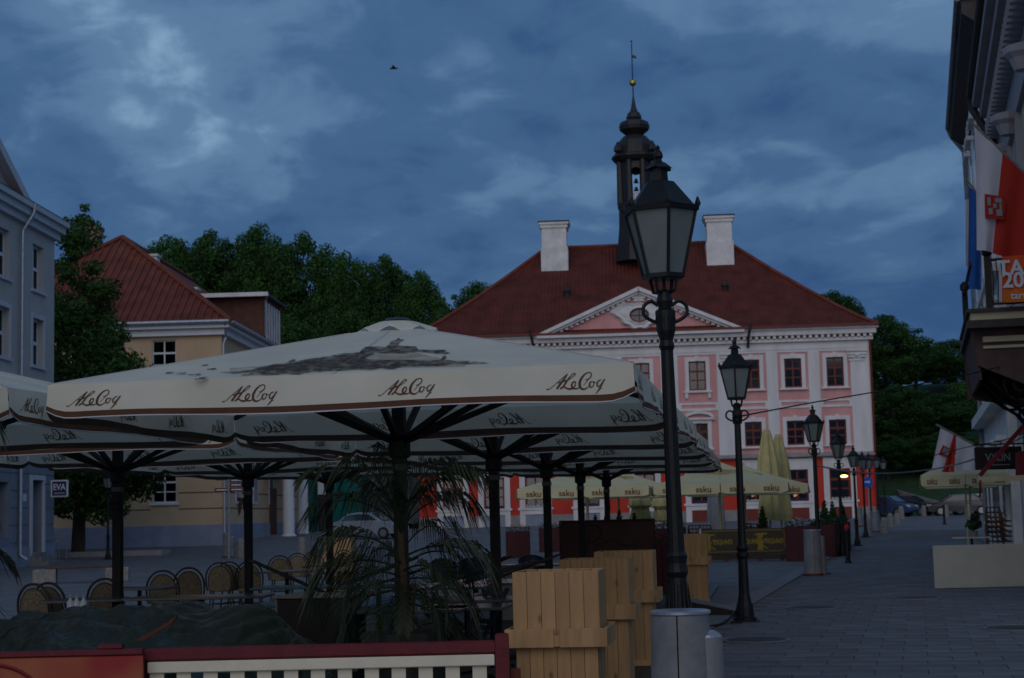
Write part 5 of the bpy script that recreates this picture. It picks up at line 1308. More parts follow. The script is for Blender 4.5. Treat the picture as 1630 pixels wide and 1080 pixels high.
# ================================================================== RATTAN CHAIRS AND TABLES
def rchair():
    root = thing('rattan_chair', 'x', 'chair', (0,0,0), 0, 'rattan bistro chairs on the terrace')
    arch = [(-.20,.20,.45),(-.225,.225,.62),(-.20,.245,.78),(-.11,.258,.89),(0,.262,.92),(.11,.258,.89),(.20,.245,.78),(.225,.225,.62),(.20,.20,.45)]
    arch2 = [(x*.82, y+.0, .45+(z-.45)*.88) for x, y, z in arch]
    q = MB(); q.tube(smooth_path(arch,3), .016, 6); q.tube(smooth_path(arch2,3), .010, 5); q.build('back_frame', M['rattan'], root)
    q = MB(); A = smooth_path(arch2,3); q.poly([(x,y-.004,z) for x,y,z in A]); q.poly([(x,y+.006,z) for x,y,z in A][::-1]); q.build('backrest', M['weave'], root)
    q = MB(); q.lathe([(.20,.43),(.215,.44),(.215,.465),(.18,.47),(.02,.472)], 16); q.build('seat', M['weave'], root)
    for sx, sy in ((-1,-1),(1,-1),(-1,1),(1,1)):
        q = MB(); q.tube([(sx*.15,sy*.15,.44),(sx*.19,sy*.19,0)], .014, 6); q.build('leg', M['rattan'], root)
    q = MB(); q.tube([(.165*math.cos(2*math.pi*k/12),.165*math.sin(2*math.pi*k/12),.22) for k in range(13)], .008, 5); q.build('stretcher_ring', M['rattan'], root)
    return root
RC = rchair(); RC.location = G(72, 20.3); RC.rotation_euler = (0,0,RAD(165)); RC['label'] = 'leftmost rattan chair just above the tarpaulin'
for px, Y, rz, lab in ((98,20.6,160,'rattan chair tucked behind the leftmost one'),(176,21.6,178,'rattan chair left of the pole near the grey house'),(262,24.6,185,'rattan chair right of the pole near the grey house'),(304,25.3,20,'rattan chair with its dark back turned, third along the row'),(352,28.6,182,'rattan chair with bright weave left of the signpost pole'),(372,29.0,170,'rattan chair overlapping the bright weave one left of the signpost pole'),(398,28.4,15,'dark rattan chair right behind the signpost pole'),(447,33.0,180,'rattan chair in the middle of the far row'),(476,35.0,178,'rattan chair second from the far pole'),(502,36.2,172,'rattan chair next to the far pole'),(548,37.0,180,'rattan chair in front of the distant tan planter')):
    copy_tree(RC, lab, G(px, Y), RAD(rz), (1.04,1.04,1.0))
def table(m, lab, px, Y, rz, w=.7, d=.7, h=.74, g='terrace tables'):
    root = thing('terrace_table', lab, 'table', G(px, Y), RAD(rz), g)
    q = MB(); q.bev(-w/2,w/2,-d/2,d/2,h-.03,h,.006); q.build('table_top', M[m], root)
    q = MB(); q.lathe([(.03,.05),(.03,h-.03)], 8); q.build('leg', M['iron'], root)
    q = MB(); q.bev(-.22,.22,-.035,.035,0,.05,.006); q.bev(-.035,.035,-.22,.22,.002,.052,.006); q.build('base', M['iron'], root)
    return root
for a in (('tabletop','dark table between the two leftmost rattan chairs',135,19.8,5,.95),('tabletop','dark table right of the pole near the grey house',222,23.0,-5,.9),('tabletop','long dark table left of the signpost pole',318,19.4,-4,1.6,.7,.76),('tabletop','dark table by the middle rattan chairs',455,29.0,0,1.0),('tabletop','narrow dark table near the far pole',520,32.0,0,.9),('teal','table with teal top left of the palm',486,21.5,-6,1.3,.7,.76),('teal','second teal topped table behind the tarpaulin end',470,17.5,-6,.9,.6,.74),('tabletop','dark table right of the palm, end catching light',700,18.5,-8,.8),('tabletop','dark table beside the second right-hand pole',785,22.5,-8,1.1),('tabletop','dark table in front of the blue chairs',860,29.0,-8,1.3),('tabletop','dark square table under the front parasol',740,16.2,-8,.8,.8)):
    table(*a)
q = thing('terrace_cabinet', 'pale cabinet standing behind the tarpaulin end', 'cabinet', G(470, 16.6), RAD(-14)); 
b = MB(); b.bev(-.12,.55,-.2,.35,0,.84,.01); b.build('body', M['darkwood'], q); b = MB(); b.bev(-.14,-.121,-.2,.35,.0,.84,.004); b.bev(-.16,.6,-.24,.38,.84,.87,.006); b.build('top', M['creamcab'], q)
q = thing('service_cabinet', 'grey green cabinet between the right-hand parasol poles', 'cabinet', G(812, 25.5), RAD(-8)); 
b = MB(); b.bev(-.3,.3,-.25,.25,0,.82,.01); b.build('body', M['creamcab'], q); b = MB(); b.bev(-.33,.33,-.28,.28,.82,.85,.006); b.build('top', M['tabletop'], q)
# navy plastic chairs
def nchair():
    root = thing('plastic_chair', 'x', 'chair', (0,0,0), 0, 'navy plastic chairs')
    q = MB(); 
    def bf(u, v):
        a = (u-.5)*2.2; return (.27*math.sin(a), .27*math.cos(a)+.04*v, .44+.42*v*(1-.22*abs(2*u-1)**2))
    q.grid(bf, 12, 6); q.grid(lambda u, v: tuple(Vector(bf(1-u, v))+Vector((0,.02,0))), 12, 6); q.build('backrest', M['bluechair'], root, smooth=True)
    q = MB(); q.tube([tuple(Vector(bf(k/12,1))+Vector((0,.01,0))) for k in range(13)], .016, 6); q.build('top_rim', M['bluechair'], root)
    q = MB(); q.lathe([(.24,.42),(.26,.44),(.25,.46),(.02,.455)], 14); q.build('seat', M['bluechair'], root)
    for sx, sy in ((-1,-1),(1,-1),(-1,1),(1,1)): q = MB(); q.tube([(sx*.2,sy*.18,.43),(sx*.24,sy*.22,0)], .018, 6); q.build('leg', M['bluechair'], root)
    return root
NC = nchair(); NC.location = G(707, 29.5); NC.rotation_euler = (0,0,RAD(170)); NC['label'] = 'navy chair right of the palm'
for px, Y, rz, lab in ((747,29.8,185,'navy chair next to the second pole'),(845,30.6,175,'navy chair in front of the maroon flower tub')): copy_tree(NC, lab, G(px,Y), RAD(rz))
# dark folding chairs, leaned and heaped under the parasols
def fchair():
    root = thing('folding_chair', 'x', 'chair', (0,0,0), 0, 'dark folding chairs leaned together')
    for sx in (-.2,.2):
        q = MB(); q.bar((sx,0,0),(sx,.02,.95),.03,.05); q.build('side_rail', M['darkwood'], root)
    sl_ = MB(); sl_.bev(-.2,.2,-.01,.01,-.025,.025,.004); sm_ = sl_.mesh('slat', M['darkwood'])
    for k in range(5): obj('slat', sm_, root, (0,.0,.25+k*.075))
    for k in range(3): obj('slat', sm_, root, (0,.02,.72+k*.08))
    return root
FC = fchair(); k = 0
fpos = []
for px, Y, tilt, rz, z in ((770,14.6,-40,62,0),(785,14.9,-46,60,0),(800,15.3,-50,64,0),(775,15.8,-38,70,0),(805,16.2,-52,58,0),(760,17.2,-35,75,0),(725,17.6,-30,-60,0),(690,19.5,70,80,.76),(735,20.2,76,95,.78),(775,21,72,85,.76),(560,17.5,60,-80,.0),(520,19.0,66,-75,.74),(545,20.5,72,80,.78),(600,21,74,88,.76)):
    fpos.append((px,Y,tilt,rz,z))
fl = ['leaned nearest behind the first planter','leaned second in the heap behind the first planter','leaned third in the heap behind the first planter','leaned at the back of the heap by the planter','leaned lowest in the heap beside the second planter','leaned against the table right of the palm','leaned the other way right of the palm stem','lying on the table right of the palm','lying on the stack beside the second pole','lying on the table by the second pole','leaned left of the palm pot','lying on the teal table left of the palm','lying on the teal table behind the palm','lying behind the palm crown']
for i, (px,Y,tilt,rz,z) in enumerate(fpos):
    o = FC if i == 0 else copy_tree(FC); g = G(px,Y); g.z += z+.02; o.location = g; o.rotation_euler = (RAD(tilt),0,RAD(rz)); o['label'] = 'dark folding chair '+fl[i]
for i, (px,Y,h) in enumerate(((705,20.4,.76),(755,21.3,.76),(535,19.8,.74),(600,21.6,.74),(575,17.0,.7),(650,16.0,.74),(780,17.6,.74))):
    table('tabletop', ['dark table holding folded chairs right of the palm','dark table holding folded chairs by the second pole','dark table holding folded chairs left of the palm','dark table behind the palm crown','dark low table left of the palm pot','dark table hidden behind the palm stem','dark table behind the heap of folding chairs'][i], px, Y, -8, 1.1, .8, h)
# small bottles on the counter behind the tarp
for i, px in enumerate((112,122,133)):
    b = MB(); p = at(px, 958, 15.2); b.lathe([(.03,-.09),(.034,-.08),(.034,0),(.012,.035),(.012,.06),(.015,.06),(.015,.07)], 10); o = b.build('bottle', M['headlamp'], None, (p.x,15.2,.82+.09), smooth=True)
    tag(o, ['leftmost','middle','rightmost'][i]+' of the three small clear bottles behind the tarpaulin', 'bottle', 'bottles behind the tarpaulin')
b = MB(); b.bev(-.35,.35,-.25,.25,.0,.815,.01); o = b.build('side_counter', M['darkwood'], None, G(122,15.2)); tag(o, 'dark side counter carrying three small bottles behind the tarpaulin', 'counter')

# ================================================================== YELLOW PARASOLS
def ypar():
    root = thing('yellow_parasol', 'x', 'parasol', (0,0,0), 0, 'yellow beer parasols'); A_, zt_, zb_, zp_ = 2.2, 2.46, 2.12, 3.25
    q = MB()
    for k in range(4):
        R_ = Matrix.Rotation(k*math.pi/2, 3, 'Z')
        a, b_, c_ = [R_ @ Vector(v) for v in ((-A_,-A_,zt_),(A_,-A_,zt_),(0,0,zp_))]
        q.grid(lambda u, v: a.lerp(b_, u).lerp(c_, v)+Vector((0,0,-.05*math.sin(math.pi*v)*(1-abs(2*u-1))-.05*abs(math.sin(math.pi*v)))), 8, 8)
    q.build('canopy', M['ycanvas'], root)
    for k in range(4):
        R_ = Matrix.Rotation(k*math.pi/2, 3, 'Z')
        for half in (0, 1):
            def fn(u, v):
                x = (-A_+.0 if half == 0 else .015)+(A_-.015)*u; e = min(u,1-u); return R_ @ Vector((x, -A_-.02-.05*v-.015*math.sin(u*12+k)*v, zt_+(zb_-zt_+.05*max(0,1-e/.06))*v))
            q = MB(); q.grid(fn, 20, 4); q.build('valance', M['ycanvas'], root)
        for cx in (-1.65,-.55,.55,1.65):
            me = TXT; p = R_ @ Vector((cx,-A_-.075,2.27)); obj('lettering', me, root, p, k*math.pi/2)
        for n_, (rx_, rz_) in enumerate(((.62,.16),(.42,.09),(.24,.2))):
            q = MB(); nrm = Vector((0,-(zp_-zt_),A_)).normalized(); sl = Vector((0,A_,zp_-zt_)).normalized(); c0 = Vector((0,-A_*.42,zt_+(zp_-zt_)*.58-.055))+nrm*.02
            pts = [R_ @ (c0+Vector((1,0,0))*(rx_*math.cos(2*math.pi*j/18)+(.1 if n_ == 2 else 0))+sl*rz_*math.sin(2*math.pi*j/18)) for j in range(19)]; q.tube(pts, .014, 4); q.build('emblem_ring', M['yprint'], root)
    q = MB(); q.lathe([(.045,.06),(.045,zp_+.05),(.02,zp_+.1)], 10); q.build('pole', M['beamtan'], root)
    q = MB(); q.lathe([(.4,0),(.4,.06),(.05,.08)], 16); q.build('base', M['pot'], root)
    for k in range(8):
        a = k*math.pi/4+.0; R2 = A_*(1.38 if k % 2 else .97); q = MB(); q.bar((.05*math.cos(a),.05*math.sin(a),zp_-.1),(R2*math.cos(a),R2*math.sin(a),zt_-.06),.03,.04); q.build('rib', M['beamtan'], root)
    return root
TXT = text_mesh('saku', .29, M['redprint'], .003, 0, 1.0, .004)
YP = ypar(); yr = RAD(-6)
def yp(px, Y, lab, rz=None, sc=1, first=False):
    o = YP if first else copy_tree(YP); o.location = G(px, Y); o.rotation_euler = (0,0,yr if rz is None else RAD(rz)); o.scale = (sc,sc,1); o['label'] = lab
yp(1146, 57, 'yellow parasol right of the nearest lamp post with the high peak', first=True)
yp(935, 57.8, 'yellow parasol seen under the cream parasols left of the nearest lamp')
yp(1186, 62.5, 'yellow parasol behind, its edge reaching toward the third lamp')
yp(985, 63.0, 'yellow parasol in the second row behind the left one')
yp(1538, 50, 'yellow parasol by the right-hand houses below the small flag', -14, .58)
yp(1545, 56, 'yellow parasol just behind the one by the right-hand houses', -14, .68)
def closed(px, Y, top, bot, lab, g='folded yellow parasols'):
    base = G(px, Y); zt_ = at(px, top, Y).z-base.z; zb_ = at(px, bot, Y).z-base.z; root = thing('folded_parasol', lab, 'parasol', base, 0, g)
    q = MB(); n_ = 24; H = zt_-zb_; prof = [(.10,0),(.12,.0),(.17,.06),(.36,.35),(.41,.52),(.30,.60),(.34,.72),(.40,.92),(.36,1.0),(.05,1.0)]; vs2 = []
    for r_, t_ in prof:
        for k in range(n_): a = 2*math.pi*k/n_; rr_ = r_*(1+(.16*math.cos(8*a) if r_ > .13 else 0)); vs2.append((rr_*math.cos(a), rr_*math.sin(a), zt_-H*t_))
    q.add(vs2, [(i*n_+k, i*n_+(k+1)%n_, (i+1)*n_+(k+1)%n_, (i+1)*n_+k) for i in range(len(prof)-1) for k in range(n_)]+[list(range(n_))]); q.build('folded_canopy', M['ydeep'], root)
    q = MB(); q.lathe([(.31,zt_-H*.59),(.35,zt_-H*.60),(.31,zt_-H*.62)], 16); q.build('strap', M['yprint'], root)
    q = MB(); q.lathe([(.045,.05),(.045,zb_+.3)], 8); q.lathe([(.35,0),(.35,.05),(.05,.06)], 12); q.build('pole', M['beamtan'], root)
closed(1225, 66, 684, 828, 'taller of the two folded yellow parasols before the town hall'); closed(1243, 67.5, 692, 829, 'shorter right one of the two folded yellow parasols before the town hall')
closed(1019, 66, 776, 832, 'folded yellow parasol under the canopies, left of the nearest lamp'); closed(1055, 67, 778, 832, 'folded yellow parasol just left of the nearest lamp post')
b = MB(); b.grid(lambda u, v: (.42*(1-.3*v)*math.cos(2*math.pi*u)*(1+.1*math.sin(u*50)), .42*(1-.3*v)*math.sin(2*math.pi*u)*(1+.1*math.sin(u*50)), 2.5*v), 40, 6); o = b.build('plastic_cover', M['plastic'], None, G(1139, 70), smooth=True); tag(o, 'pale see-through plastic cover over furniture under the yellow parasol', 'cover')

# ================================================================== BANNER, PLANTERS AND PLANTS OF THE FAR TERRACE
bp_ = G(1182, 51.5); BN = thing('terrace_banner', 'dark brown banner with gold figures and gold border on the far terrace', 'banner', bp_, RAD(-4)); bw = 1.30
q = MB(); q.bev(-bw,bw,-.02,.02,.22,1.0,.008); q.build('cloth', M['banner'], BN)
q = MB(); q.tube([(-bw+.05,-.025,.30),(bw-.16,-.025,.30),(bw-.06,-.025,.38),(bw-.06,-.025,.86),(bw-.16,-.025,.94),(-bw+.05,-.025,.94)], .014, 5); q.build('gold_border', M['bannery'], BN)
for cx in (-1.08, .52):
    q = MB(); q.prism([(cx-.20,-.024,.80),(cx-.12,-.024,.86),(cx+.18,-.024,.86),(cx+.2,-.024,.82),(cx+.06,-.024,.80),(cx+.04,-.024,.66),(cx+.1,-.024,.6),(cx+.04,-.024,.5),(cx+.22,-.024,.38),(cx+.19,-.024,.36),(cx+.05,-.024,.44),(cx+.06,-.024,.34),(cx-.12,-.024,.34),(cx-.1,-.024,.5),(cx-.14,-.024,.62),(cx-.1,-.024,.78)], (0,-.006,0)); q.build('gold_figure', M['bannery'], BN)
TB = text_mesh('TEQUND', .19, M['bannery'], .003, 0, .78, .010)
for cx in (-.66, .18, .92): obj('lettering', TB, BN, (cx,-.027,.60))
q = MB(); q.bev(-bw,bw,-.015,.015,.06,.2,.004); q.build('skirt_board', M['darkwood'], BN)
for x in (-1.2,-.55,.5,1.15): q = MB(); q.bev(x-.06,x+.06,-.1,.1,0,.06,.006); q.build('foot', M['orange'], BN)
for x in (bw+.03,-bw-.03): q = MB(); q.bev(x-.025,x+.025,-.025,.025,0,1.03,.005); q.build('post', M['zinc'], BN)
def flowers(mb, cx, cy, z, w, d, n, r, hmin=.05, hmax=.2, s=.035):
    for k in range(n):
        x, y = cx+r.uniform(-w,w), cy+r.uniform(-d,d); h = r.uniform(hmin,hmax); a = r.uniform(0,3.1)
        mb.poly([(x+s*math.cos(a+j*math.pi/2), y+s*math.sin(a+j*math.pi/2), z+h+r.uniform(-.02,.02)) for j in range(4)])
def tub(px, Y, w, d, h, lab, fl='flowers', rz=0, con=0, seed=1):
    root = thing('flower_tub', lab, 'planter', G(px,Y), RAD(rz), 'maroon flower tubs'); r = random.Random(seed); n_ = max(3, round(w/.11))
    sb = MB(); sb.bev(-w/n_/2+.006, w/n_/2-.006, -.012,.012,.03,h,.005); bmesh_ = sb.mesh('board', M['maroonwood']); nd = max(3, round(d/.11)); sb = MB(); sb.bev(-d/nd/2+.006, d/nd/2-.006, -.012,.012,.03,h,.005); bd = sb.mesh('board', M['maroonwood'])
    for k in range(n_):
        for sy in (-1,1): obj('board', bmesh_, root, (-w/2+w*(k+.5)/n_, sy*d/2, 0))
    for k in range(nd):
        for sx in (-1,1): obj('board', bd, root, (sx*w/2, -d/2+d*(k+.5)/nd, 0), math.pi/2)
    q = MB(); q.box(-w/2+.02,w/2-.02,-d/2+.02,d/2-.02,.0,h-.04); q.build('soil_box', M['tandark'], root)
    q = MB(); flowers(q, 0, 0, h-.05, w/2, d/2, int(160*w*d)+60, r, 0, .22, .05); q.build('leaves', M['conifer'], root)['kind'] = 'stuff'
    if fl: q = MB(); flowers(q, 0, 0, h+.02, w/2, d/2, int(50*w*d)+14, r, .08, .24, .035); q.build('blooms', M[fl], root)['kind'] = 'stuff'
    return root
tub(823, 62, .88, .6, 1.0, 'maroon tub with red flowers on the square right of the second pole', seed=2); tub(875, 70, .95, .6, 1.0, 'maroon tub with red flowers farther back by the third pole', seed=3)
tub(1276, 50.3, 1.0, .8, 1.05, 'maroon tub with white flowers right of the gold banner', 'flowersw', -13.6, seed=4)
p = S(-3.35, 54); o = tub(1310, 54.5, .8, 2.6, 1.05, 'long maroon tub along the pavement behind the third lamp', None, -13.6, seed=5)
o = tub(1331, 59.5, .8, 2.8, 1.05, 'long maroon tub with small conifers near the fourth lamp', None, -13.6, seed=6)
tub(1052, 33.5, .7, .5, .95, 'maroon tub behind the nearest lamp post', None, -8, seed=8); tub(1060, 58, 1.3, .6, 1.0, 'maroon tub with a few red flowers under the yellow parasols', 'flowers', -6, seed=9)
def conifer(px, Y, h, z, lab, k):
    root = thing('potted_conifer', lab, 'conifer', G(px,Y), 0, 'small potted conifers'); blobs = [(0,0,z+.1+h*f,(.30*(1-f)+.05)*h*.75) for f in (0,.15,.3,.45,.6,.75,.88)]
    obj('crown', leaf_mesh('crown', blobs, 900, .05, M['conifer'], 40+k), root); q = MB(); q.tube([(0,0,0),(0,0,z+h*.7)], .025, 6); q.build('stem', M['bark'], root); q = MB(); q.lathe([(.14,0),(.18,z*.8),(.2,z),(.17,z)], 12); q.build('pot', M['pot'], root)
for k, (px,Y,h,z,lab) in enumerate(((924,63,.85,.75,'small conifer left of the fourth right-hand pole'),(947,62,.75,.75,'small conifer between the two far poles'),(963,64,.7,.75,'small conifer right behind the far pole'),(985,62,.9,.75,'small conifer before the folded yellow parasols'),(1009,63,.75,.75,'small conifer beside the folded yellow parasol'),(1213,61,.9,.75,'small conifer left of the tall folded parasol'),(1312,57,.9,.9,'small conifer in the long tub by the third lamp'),(1325,60,.8,.95,'small conifer in the long tub by the fourth lamp'),(1340,62,.75,.95,'small conifer in the last tub before the town hall'))): conifer(px,Y,h,z,lab,k)
# wicker stacks on the far terrace and by the right-hand houses
def stack(px, Y, n, lab, m='brick', sc=1.0, z=.02):
    root = thing('stacked_chairs', lab, 'chair stack', G(px,Y)+Vector((0,0,z)), RAD(15), 'stacks of wicker chairs')
    for k in range(n):
        q = MB(); z0 = .44+.13*k; q.tube([(-.24,-.2,z0),(.24,-.2,z0),(.26,.2,z0+.02),(.2,.26,z0+.36),(-.2,.26,z0+.36),(-.26,.2,z0+.02),(-.24,-.2,z0)], .022, 5)
        for j in range(4): q.tube([(-.22+.147*j,-.2,z0),(-.22+.147*j,.2,z0+.02),(-.18+.12*j,.26,z0+.36)], .012, 4)
        q.tube([(-.25,0,z0+.14),(-.27,.2,z0+.2),(-.2,.27,z0+.24),(.2,.27,z0+.24),(.27,.2,z0+.2),(.25,0,z0+.14)], .018, 5); q.build('wicker_chair', M[m], root)
    for sx,sy in ((-1,-1),(1,-1),(-1,1),(1,1)): q = MB(); q.tube([(sx*.22,sy*.19,.46),(sx*.25,sy*.22,0)], .02, 6); q.build('leg', M[m], root)
wk = M['wick'] = mat('brown_wicker', (.12,.055,.03), .7, .3, 12)
stack(1588, 43.5, 6, 'tall stack of brown wicker chairs behind the white screen', 'wick', z=.03); stack(1125, 57, 3, 'stack of brown wicker chairs left of the second lamp under the yellow parasol', 'wick'); stack(1108, 58, 3, 'stack of brown wicker chairs next to the nearest lamp', 'wick'); stack(1200, 58, 3, 'stack of brown wicker chairs right of the second lamp', 'wick'); stack(1190, 60, 3, 'stack of brown wicker chairs behind the second lamp', 'wick')
t_ = table('beamtan', 'round-legged tan table with potted plant behind the white screen', 1544, 42.5, -13, .95, .7, .75, 'tables by the right-hand houses')
r = random.Random(9); root = thing('potted_plant', 'small dark potted plant on the tan table at right', 'plant', G(1548,42.5)+Vector((0,0,.752))); q = MB(); q.lathe([(.07,0),(.1,.14),(.11,.15)], 12); q.build('pot', M['steel'], root); obj('leaves', leaf_mesh('leaves', [(0,0,.32,.2),(.05,0,.5,.12)], 500, .05, M['conifer'], 77), root)

# ================================================================== STREET FURNITURE, CARS, CABLES, BIRD
def bollard(px, Y, lab, h=.72, r_=.17):
    root = thing('stone_bollard', lab, 'bollard', G(px,Y)-Vector((0,0,.0)), 0, 'granite bollards'); q = MB(); q.lathe([(r_*1.15,0),(r_*1.1,h*.5),(r_*.95,h*.82),(r_*.7,h*.95),(r_*.25,h)], 14); q.build('shaft', M['stone'], root); q = MB(); q.lathe([(r_*1.3,-.05),(r_*1.3,.03),(r_*1.1,.04)], 14); q.build('foot', M['stone'], root)
for px,Y,lab,h in ((480,72,'granite bollard in front of the yellow house porch',.85),(383,73,'granite bollard right of the bin by the yellow house',.85),(1406,82,'granite bollard right of the distant bin',.8),(1416,90,'granite bollard second right of the distant bin',.75),(1427,94,'squat granite bollard third right of the distant bin',.62),(1380,80,'granite bollard left of the distant bin',.85),(1434,104,'small granite bollard in front of the blue car',.8),(1470,112,'small granite bollard between the parked cars',.75),(1505,104,'small granite bollard in front of the black car',.8),(1540,106,'small granite bollard right in front of the black car',.8)): bollard(px,Y,lab,h)
for i,(px,Y,lab) in enumerate(((1346,47,'slim iron post with red top beside the long maroon tub'),(1502,92,'slim dark iron post near the black car'))):
    root = thing('iron_post', lab, 'post', G(px,Y), 0, 'slim iron posts'); q = MB(); q.lathe([(.11,0),(.1,.06),(.07,.09),(.06,.85),(.075,.9),(.06,.95)], 12); q.build('shaft', M['iron'], root); q = MB(); q.lathe([(.06,.95),(.085,1.0),(.06,1.07),(.01,1.1)], 12); q.build('cap', M['flowers'] if i == 0 else M['iron'], root)
# stone bench at left
root = thing('stone_bench', 'low stone bench with wooden seat in front of the grey house', 'bench', G(133,47.5), RAD(10)); root.scale = (1.05,1.2,1.0)
for x in (-1.0,.9): q = MB(); q.bev(x-.3,x+.3,-.24,.24,0,.40,.02); q.build('stone_support', M['stone'], root)
for k in range(3): q = MB(); q.bev(-1.0,.95,-.21+.145*k,-.08+.145*k,.402,.46,.008); q.build('slat', M['brownwood'], root)
# bicycle hoop by the grey house
root = thing('bicycle_hoop', 'thin metal bicycle hoops between the grey house and the tree', 'bicycle rack', G(90,76.5))
for k in range(2): q = MB(); q.tube([(-.35+.25*k,.3*k,0),(-.35+.25*k,.3*k,.75),(-.2+.25*k,.3*k,.9),(0+.25*k,.3*k,.9),(.12+.25*k,.3*k,.75),(.12+.25*k,.3*k,0)], .025, 6); q.build('hoop', M['zinc'], root)
# brown signpost
sp = G(364, 72); root = thing('signpost', 'signpost with stacked brown direction boards before the yellow house', 'signpost', sp)
q = MB(); q.tube([(0,0,0),(0,0,3.9)], .05, 8); q.build('pole', M['zinc'], root)
for k, (x0,x1,z) in enumerate(((0.06,.62,3.75),(.06,.62,3.55),(.06,.66,3.35),(-.55,-.06,3.45),(.06,.6,3.15),(.06,.64,2.95),(-.6,.0,2.95))):
    q = MB(); q.bev(x0,x1,-.02,.02,z-.085,z+.085,.005); b_ = q.build('direction_board', M['signbrown'], root); q = MB(); q.box(x0+.06,x1-.06,-.026,-.021,z-.02,z+.025); q.build('lettering_line', M['signwhite'], b_)
# furled flag on yellow house side
root = thing('furled_cloth', 'dark furled flag on the side wall of the yellow house', 'flag', at(378, 806, 92)); q = MB(); q.prism([(-.25,0,.5),(.35,0,.45),(.15,0,-.35),(-.1,0,-.75),(-.22,0,-.3)], (0,.12,0)); q.build('cloth', M['rattan'], root); q = MB(); q.bar((-.35,0,.5),(.5,0,.56),.04); q.build('flagpole', M['zinc'], root)
# round blue sign
rs = G(1384, 85); root = thing('round_sign', 'round blue traffic sign on a post before the town hall corner', 'sign', rs); q = MB(); q.tube([(0,0,0),(0,0,3.2)], .03, 8); q.build('post', M['zinc'], root)
zc2 = at(1382,768,85).z-rs.z; q = MB(); q.prism([(.27*math.cos(2*math.pi*k/24)-.05,-.04,zc2+.27*math.sin(2*math.pi*k/24)) for k in range(24)], (0,.02,0)); dsc = q.build('disc', M['roundblue'], root)
q = MB(); q.prism([(-.2,-.048,zc2-.02),(.0,-.048,zc2-.02),(.0,-.048,zc2-.08),(.1,-.048,zc2+.02),(.0,-.048,zc2+.11),(.0,-.048,zc2+.05),(-.2,-.048,zc2+.05)], (0,.004,0)); q.build('arrow', M['signwhite'], dsc)
# manhole covers and ground details
for c_, s_, lab in ((-.12,29.3,'round manhole cover on the slabs left of the white screen'),(-1.72,26.8,'round manhole cover right of the second lamp'),(-2.0,20.4,'round manhole cover near the nearest litter bin'),(1.1,22,'small drain cover on the slabs at the right edge')):
    root = thing('manhole_cover', lab, 'manhole cover', S(c_, s_)+Vector((0,0,.034)), -ANG, 'iron manhole covers'); q = MB(); q.lathe([(.36,-.012),(.36,.002),(.33,.004),(.02,.004)], 24); q.build('lid', M['pot'], root); q = MB(); q.lathe([(.42,-.014),(.42,.0),(.365,.001),(.365,-.01)], 24); q.build('ring', M['kerb'], root)
root = thing('wooden_ramp', 'low wooden ramp board on the ground between the first two lamps', 'ramp', G(1136, 25.4), RAD(-20)); q = MB(); q.prism([(-.45,-.2,.02),(.45,-.2,.02),(.45,-.2,.06),(-.45,-.2,.24),], (0,.4,0)); q.build('deck', M['darkwood'], root); q = MB(); q.prism([(-.46,-.21,.245),(.46,-.21,.062),(.46,-.21,.082),(-.46,-.21,.265)], (0,.42,0)); q.build('top_board', M['kerb'], root)
b = MB(); b.tube(smooth_path([tuple(S(-2.6,24.2)+Vector((0,0,.2))),tuple(S(-2.7,23.3)+Vector((0,0,.05))),tuple(S(-2.9,22.6)+Vector((0,0,.04))),tuple(S(-3.4,22.4)+Vector((0,0,.03)))],6), .018, 6); o = b.build('ground_cable', M['cable']); tag(o, 'black cable lying on the ground at the second lamp base', 'cable')
# overhead cables
def cable(name, pts, r_, lab, m='cable'):
    b = MB(); b.tube(smooth_path([tuple(p) for p in pts], 8), r_, 6); o = b.build(name, M[m]); tag(o, lab, 'cable')
cable('overhead_cable', [at(1178,663,23.8), at(1300,640,27), at(1440,616,31), at(1560,592,35), at(1660,566,39)], .012, 'dark cable running from the second lamp up to the right-hand house')
cable('overhead_cable', [at(1300,742,40), at(1385,754,41), at(1480,748,43), at(1560,728,44), at(1640,690,45)], .022, 'pale sagging cable below the small city flag', 'rope')
cable('overhead_cable', [at(1483,726,43), at(1540,712,43.5), at(1600,700,44), at(1650,680,45)], .012, 'thin dark cable across the small city flag')
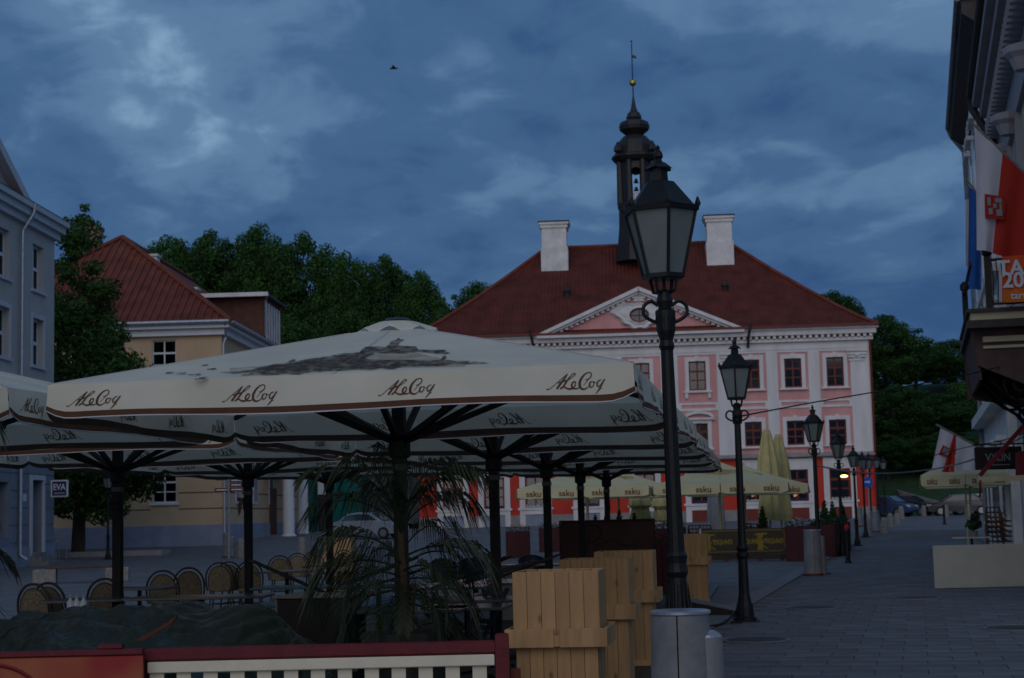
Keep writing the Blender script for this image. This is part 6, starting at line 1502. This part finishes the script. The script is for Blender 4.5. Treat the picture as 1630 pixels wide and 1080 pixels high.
# cars
def car(m, lab, px, Y, rz, z=0):
    root = thing('parked_car', lab, 'car', G(px,Y)+Vector((0,0,z)), RAD(rz), 'cars parked by the hill')
    side = [(-2.1,.35),(-2.15,.62),(-2.05,.86),(-1.75,.95),(-1.45,1.0),(-.95,1.38),(-.3,1.46),(.5,1.42),(1.15,.98),(1.75,.86),(2.1,.68),(2.15,.42),(2.05,.28),(-2.0,.26)]
    q = MB(); W = .86; n_ = len(side); vs2 = []
    for y, s_, dz in ((-W,.985,-.0),(-W*.82,1,0),(W*.82,1,0),(W,.985,0)):
        for x, z_ in side: yy = y*(1-.17*max(0,(z_-.9)/.55)); vs2.append((x*s_, yy, z_ if abs(y) < W else .26+(z_-.26)*.965))
    fs2 = [(i*n_+k, i*n_+(k+1)%n_, (i+1)*n_+(k+1)%n_, (i+1)*n_+k) for i in range(3) for k in range(n_)] + [list(range(n_))[::-1], list(range(3*n_,4*n_))]
    q.add(vs2, fs2); q.build('body', M[m], root)
    for sy in (-1,1):
        q = MB(); q.prism([(-1.3,sy*.802,1.0),(.95,sy*.802,1.0),(.42,sy*.715,1.33),(-.3,sy*.70,1.37),(-.88,sy*.72,1.31)], (0,sy*.025,0)); q.build('side_window', M['carglass'], root)
        for x in (-1.32,1.32):
            a_ = [(x+.32*math.cos(2*math.pi*k/18), sy*.70, .32+.32*math.sin(2*math.pi*k/18)) for k in range(18)]; q = MB(); q.prism(a_, (0,sy*.185,0)); w_ = q.build('wheel', M['rubber'], root)
            a_ = [(x+.2*math.cos(2*math.pi*k/14), sy*.886, .32+.2*math.sin(2*math.pi*k/14)) for k in range(14)]; q = MB(); q.prism(a_, (0,sy*.012,0)); q.build('rim', M['rim'], w_)
        q = MB(); q.prism([(2.02,sy*.50,.62),(2.02,sy*.78,.62),(1.9,sy*.80,.78),(1.98,sy*.5,.76)], (.1,0,.0)); q.build('headlight', M['headlamp'], root)
        q = MB(); q.prism([(-2.16,sy*.5,.72),(-2.16,sy*.78,.72),(-2.1,sy*.76,.9),(-2.1,sy*.5,.9)], (-.02,0,0)); q.build('tail_light', M['tail'], root)
    q = MB(); q.prism([(1.16,-.66,1.01),(1.16,.66,1.01),(.56,.60,1.40),(.56,-.60,1.40)], (.03,0,.02)); q.build('windscreen', M['carglass'], root)
    q = MB(); q.prism([(-1.42,-.64,1.04),(-1.42,.64,1.04),(-1.0,.60,1.36),(-1.0,-.60,1.36)], (-.03,0,.02)); q.build('rear_window', M['carglass'], root)
car('carblue', 'blue car parked just right of the town hall corner', 1408, 113, -38); car('carblack', 'dark car half hidden behind the blue one', 1442, 117, -30); car('carblack', 'black car parked below the right-hand yellow parasol', 1527, 112, 172); car('carsilver', 'pale blue grey car behind the black one at right', 1556, 115.5, 172); car('carsilver', 'silver car seen through the palm fronds at the street mouth', 585, 92, -20)
# bird
bd = at(627,109,60); root = thing('bird', 'small dark bird flying in the sky left of the tower', 'bird', bd, RAD(10))
q = MB(); q.lathe([(.005,-.16),(.03,-.12),(.045,-.02),(.035,.08),(.022,.12),(.004,.17)], 8)
for v in range(len(q.v)): x, y, z = q.v[v]; q.v[v] = (z, x, y)
q.build('body', M['bird'], root, smooth=True)
for sg in (-1,1): q = MB(); q.add([(.06,sg*.03,.01),(-.06,sg*.03,.01),(-.09,sg*.2,.035),(-.16,sg*.36,.0),(-.03,sg*.22,.05)], [(0,1,2,4),(4,2,3)]); q.build('wing', M['bird'], root)
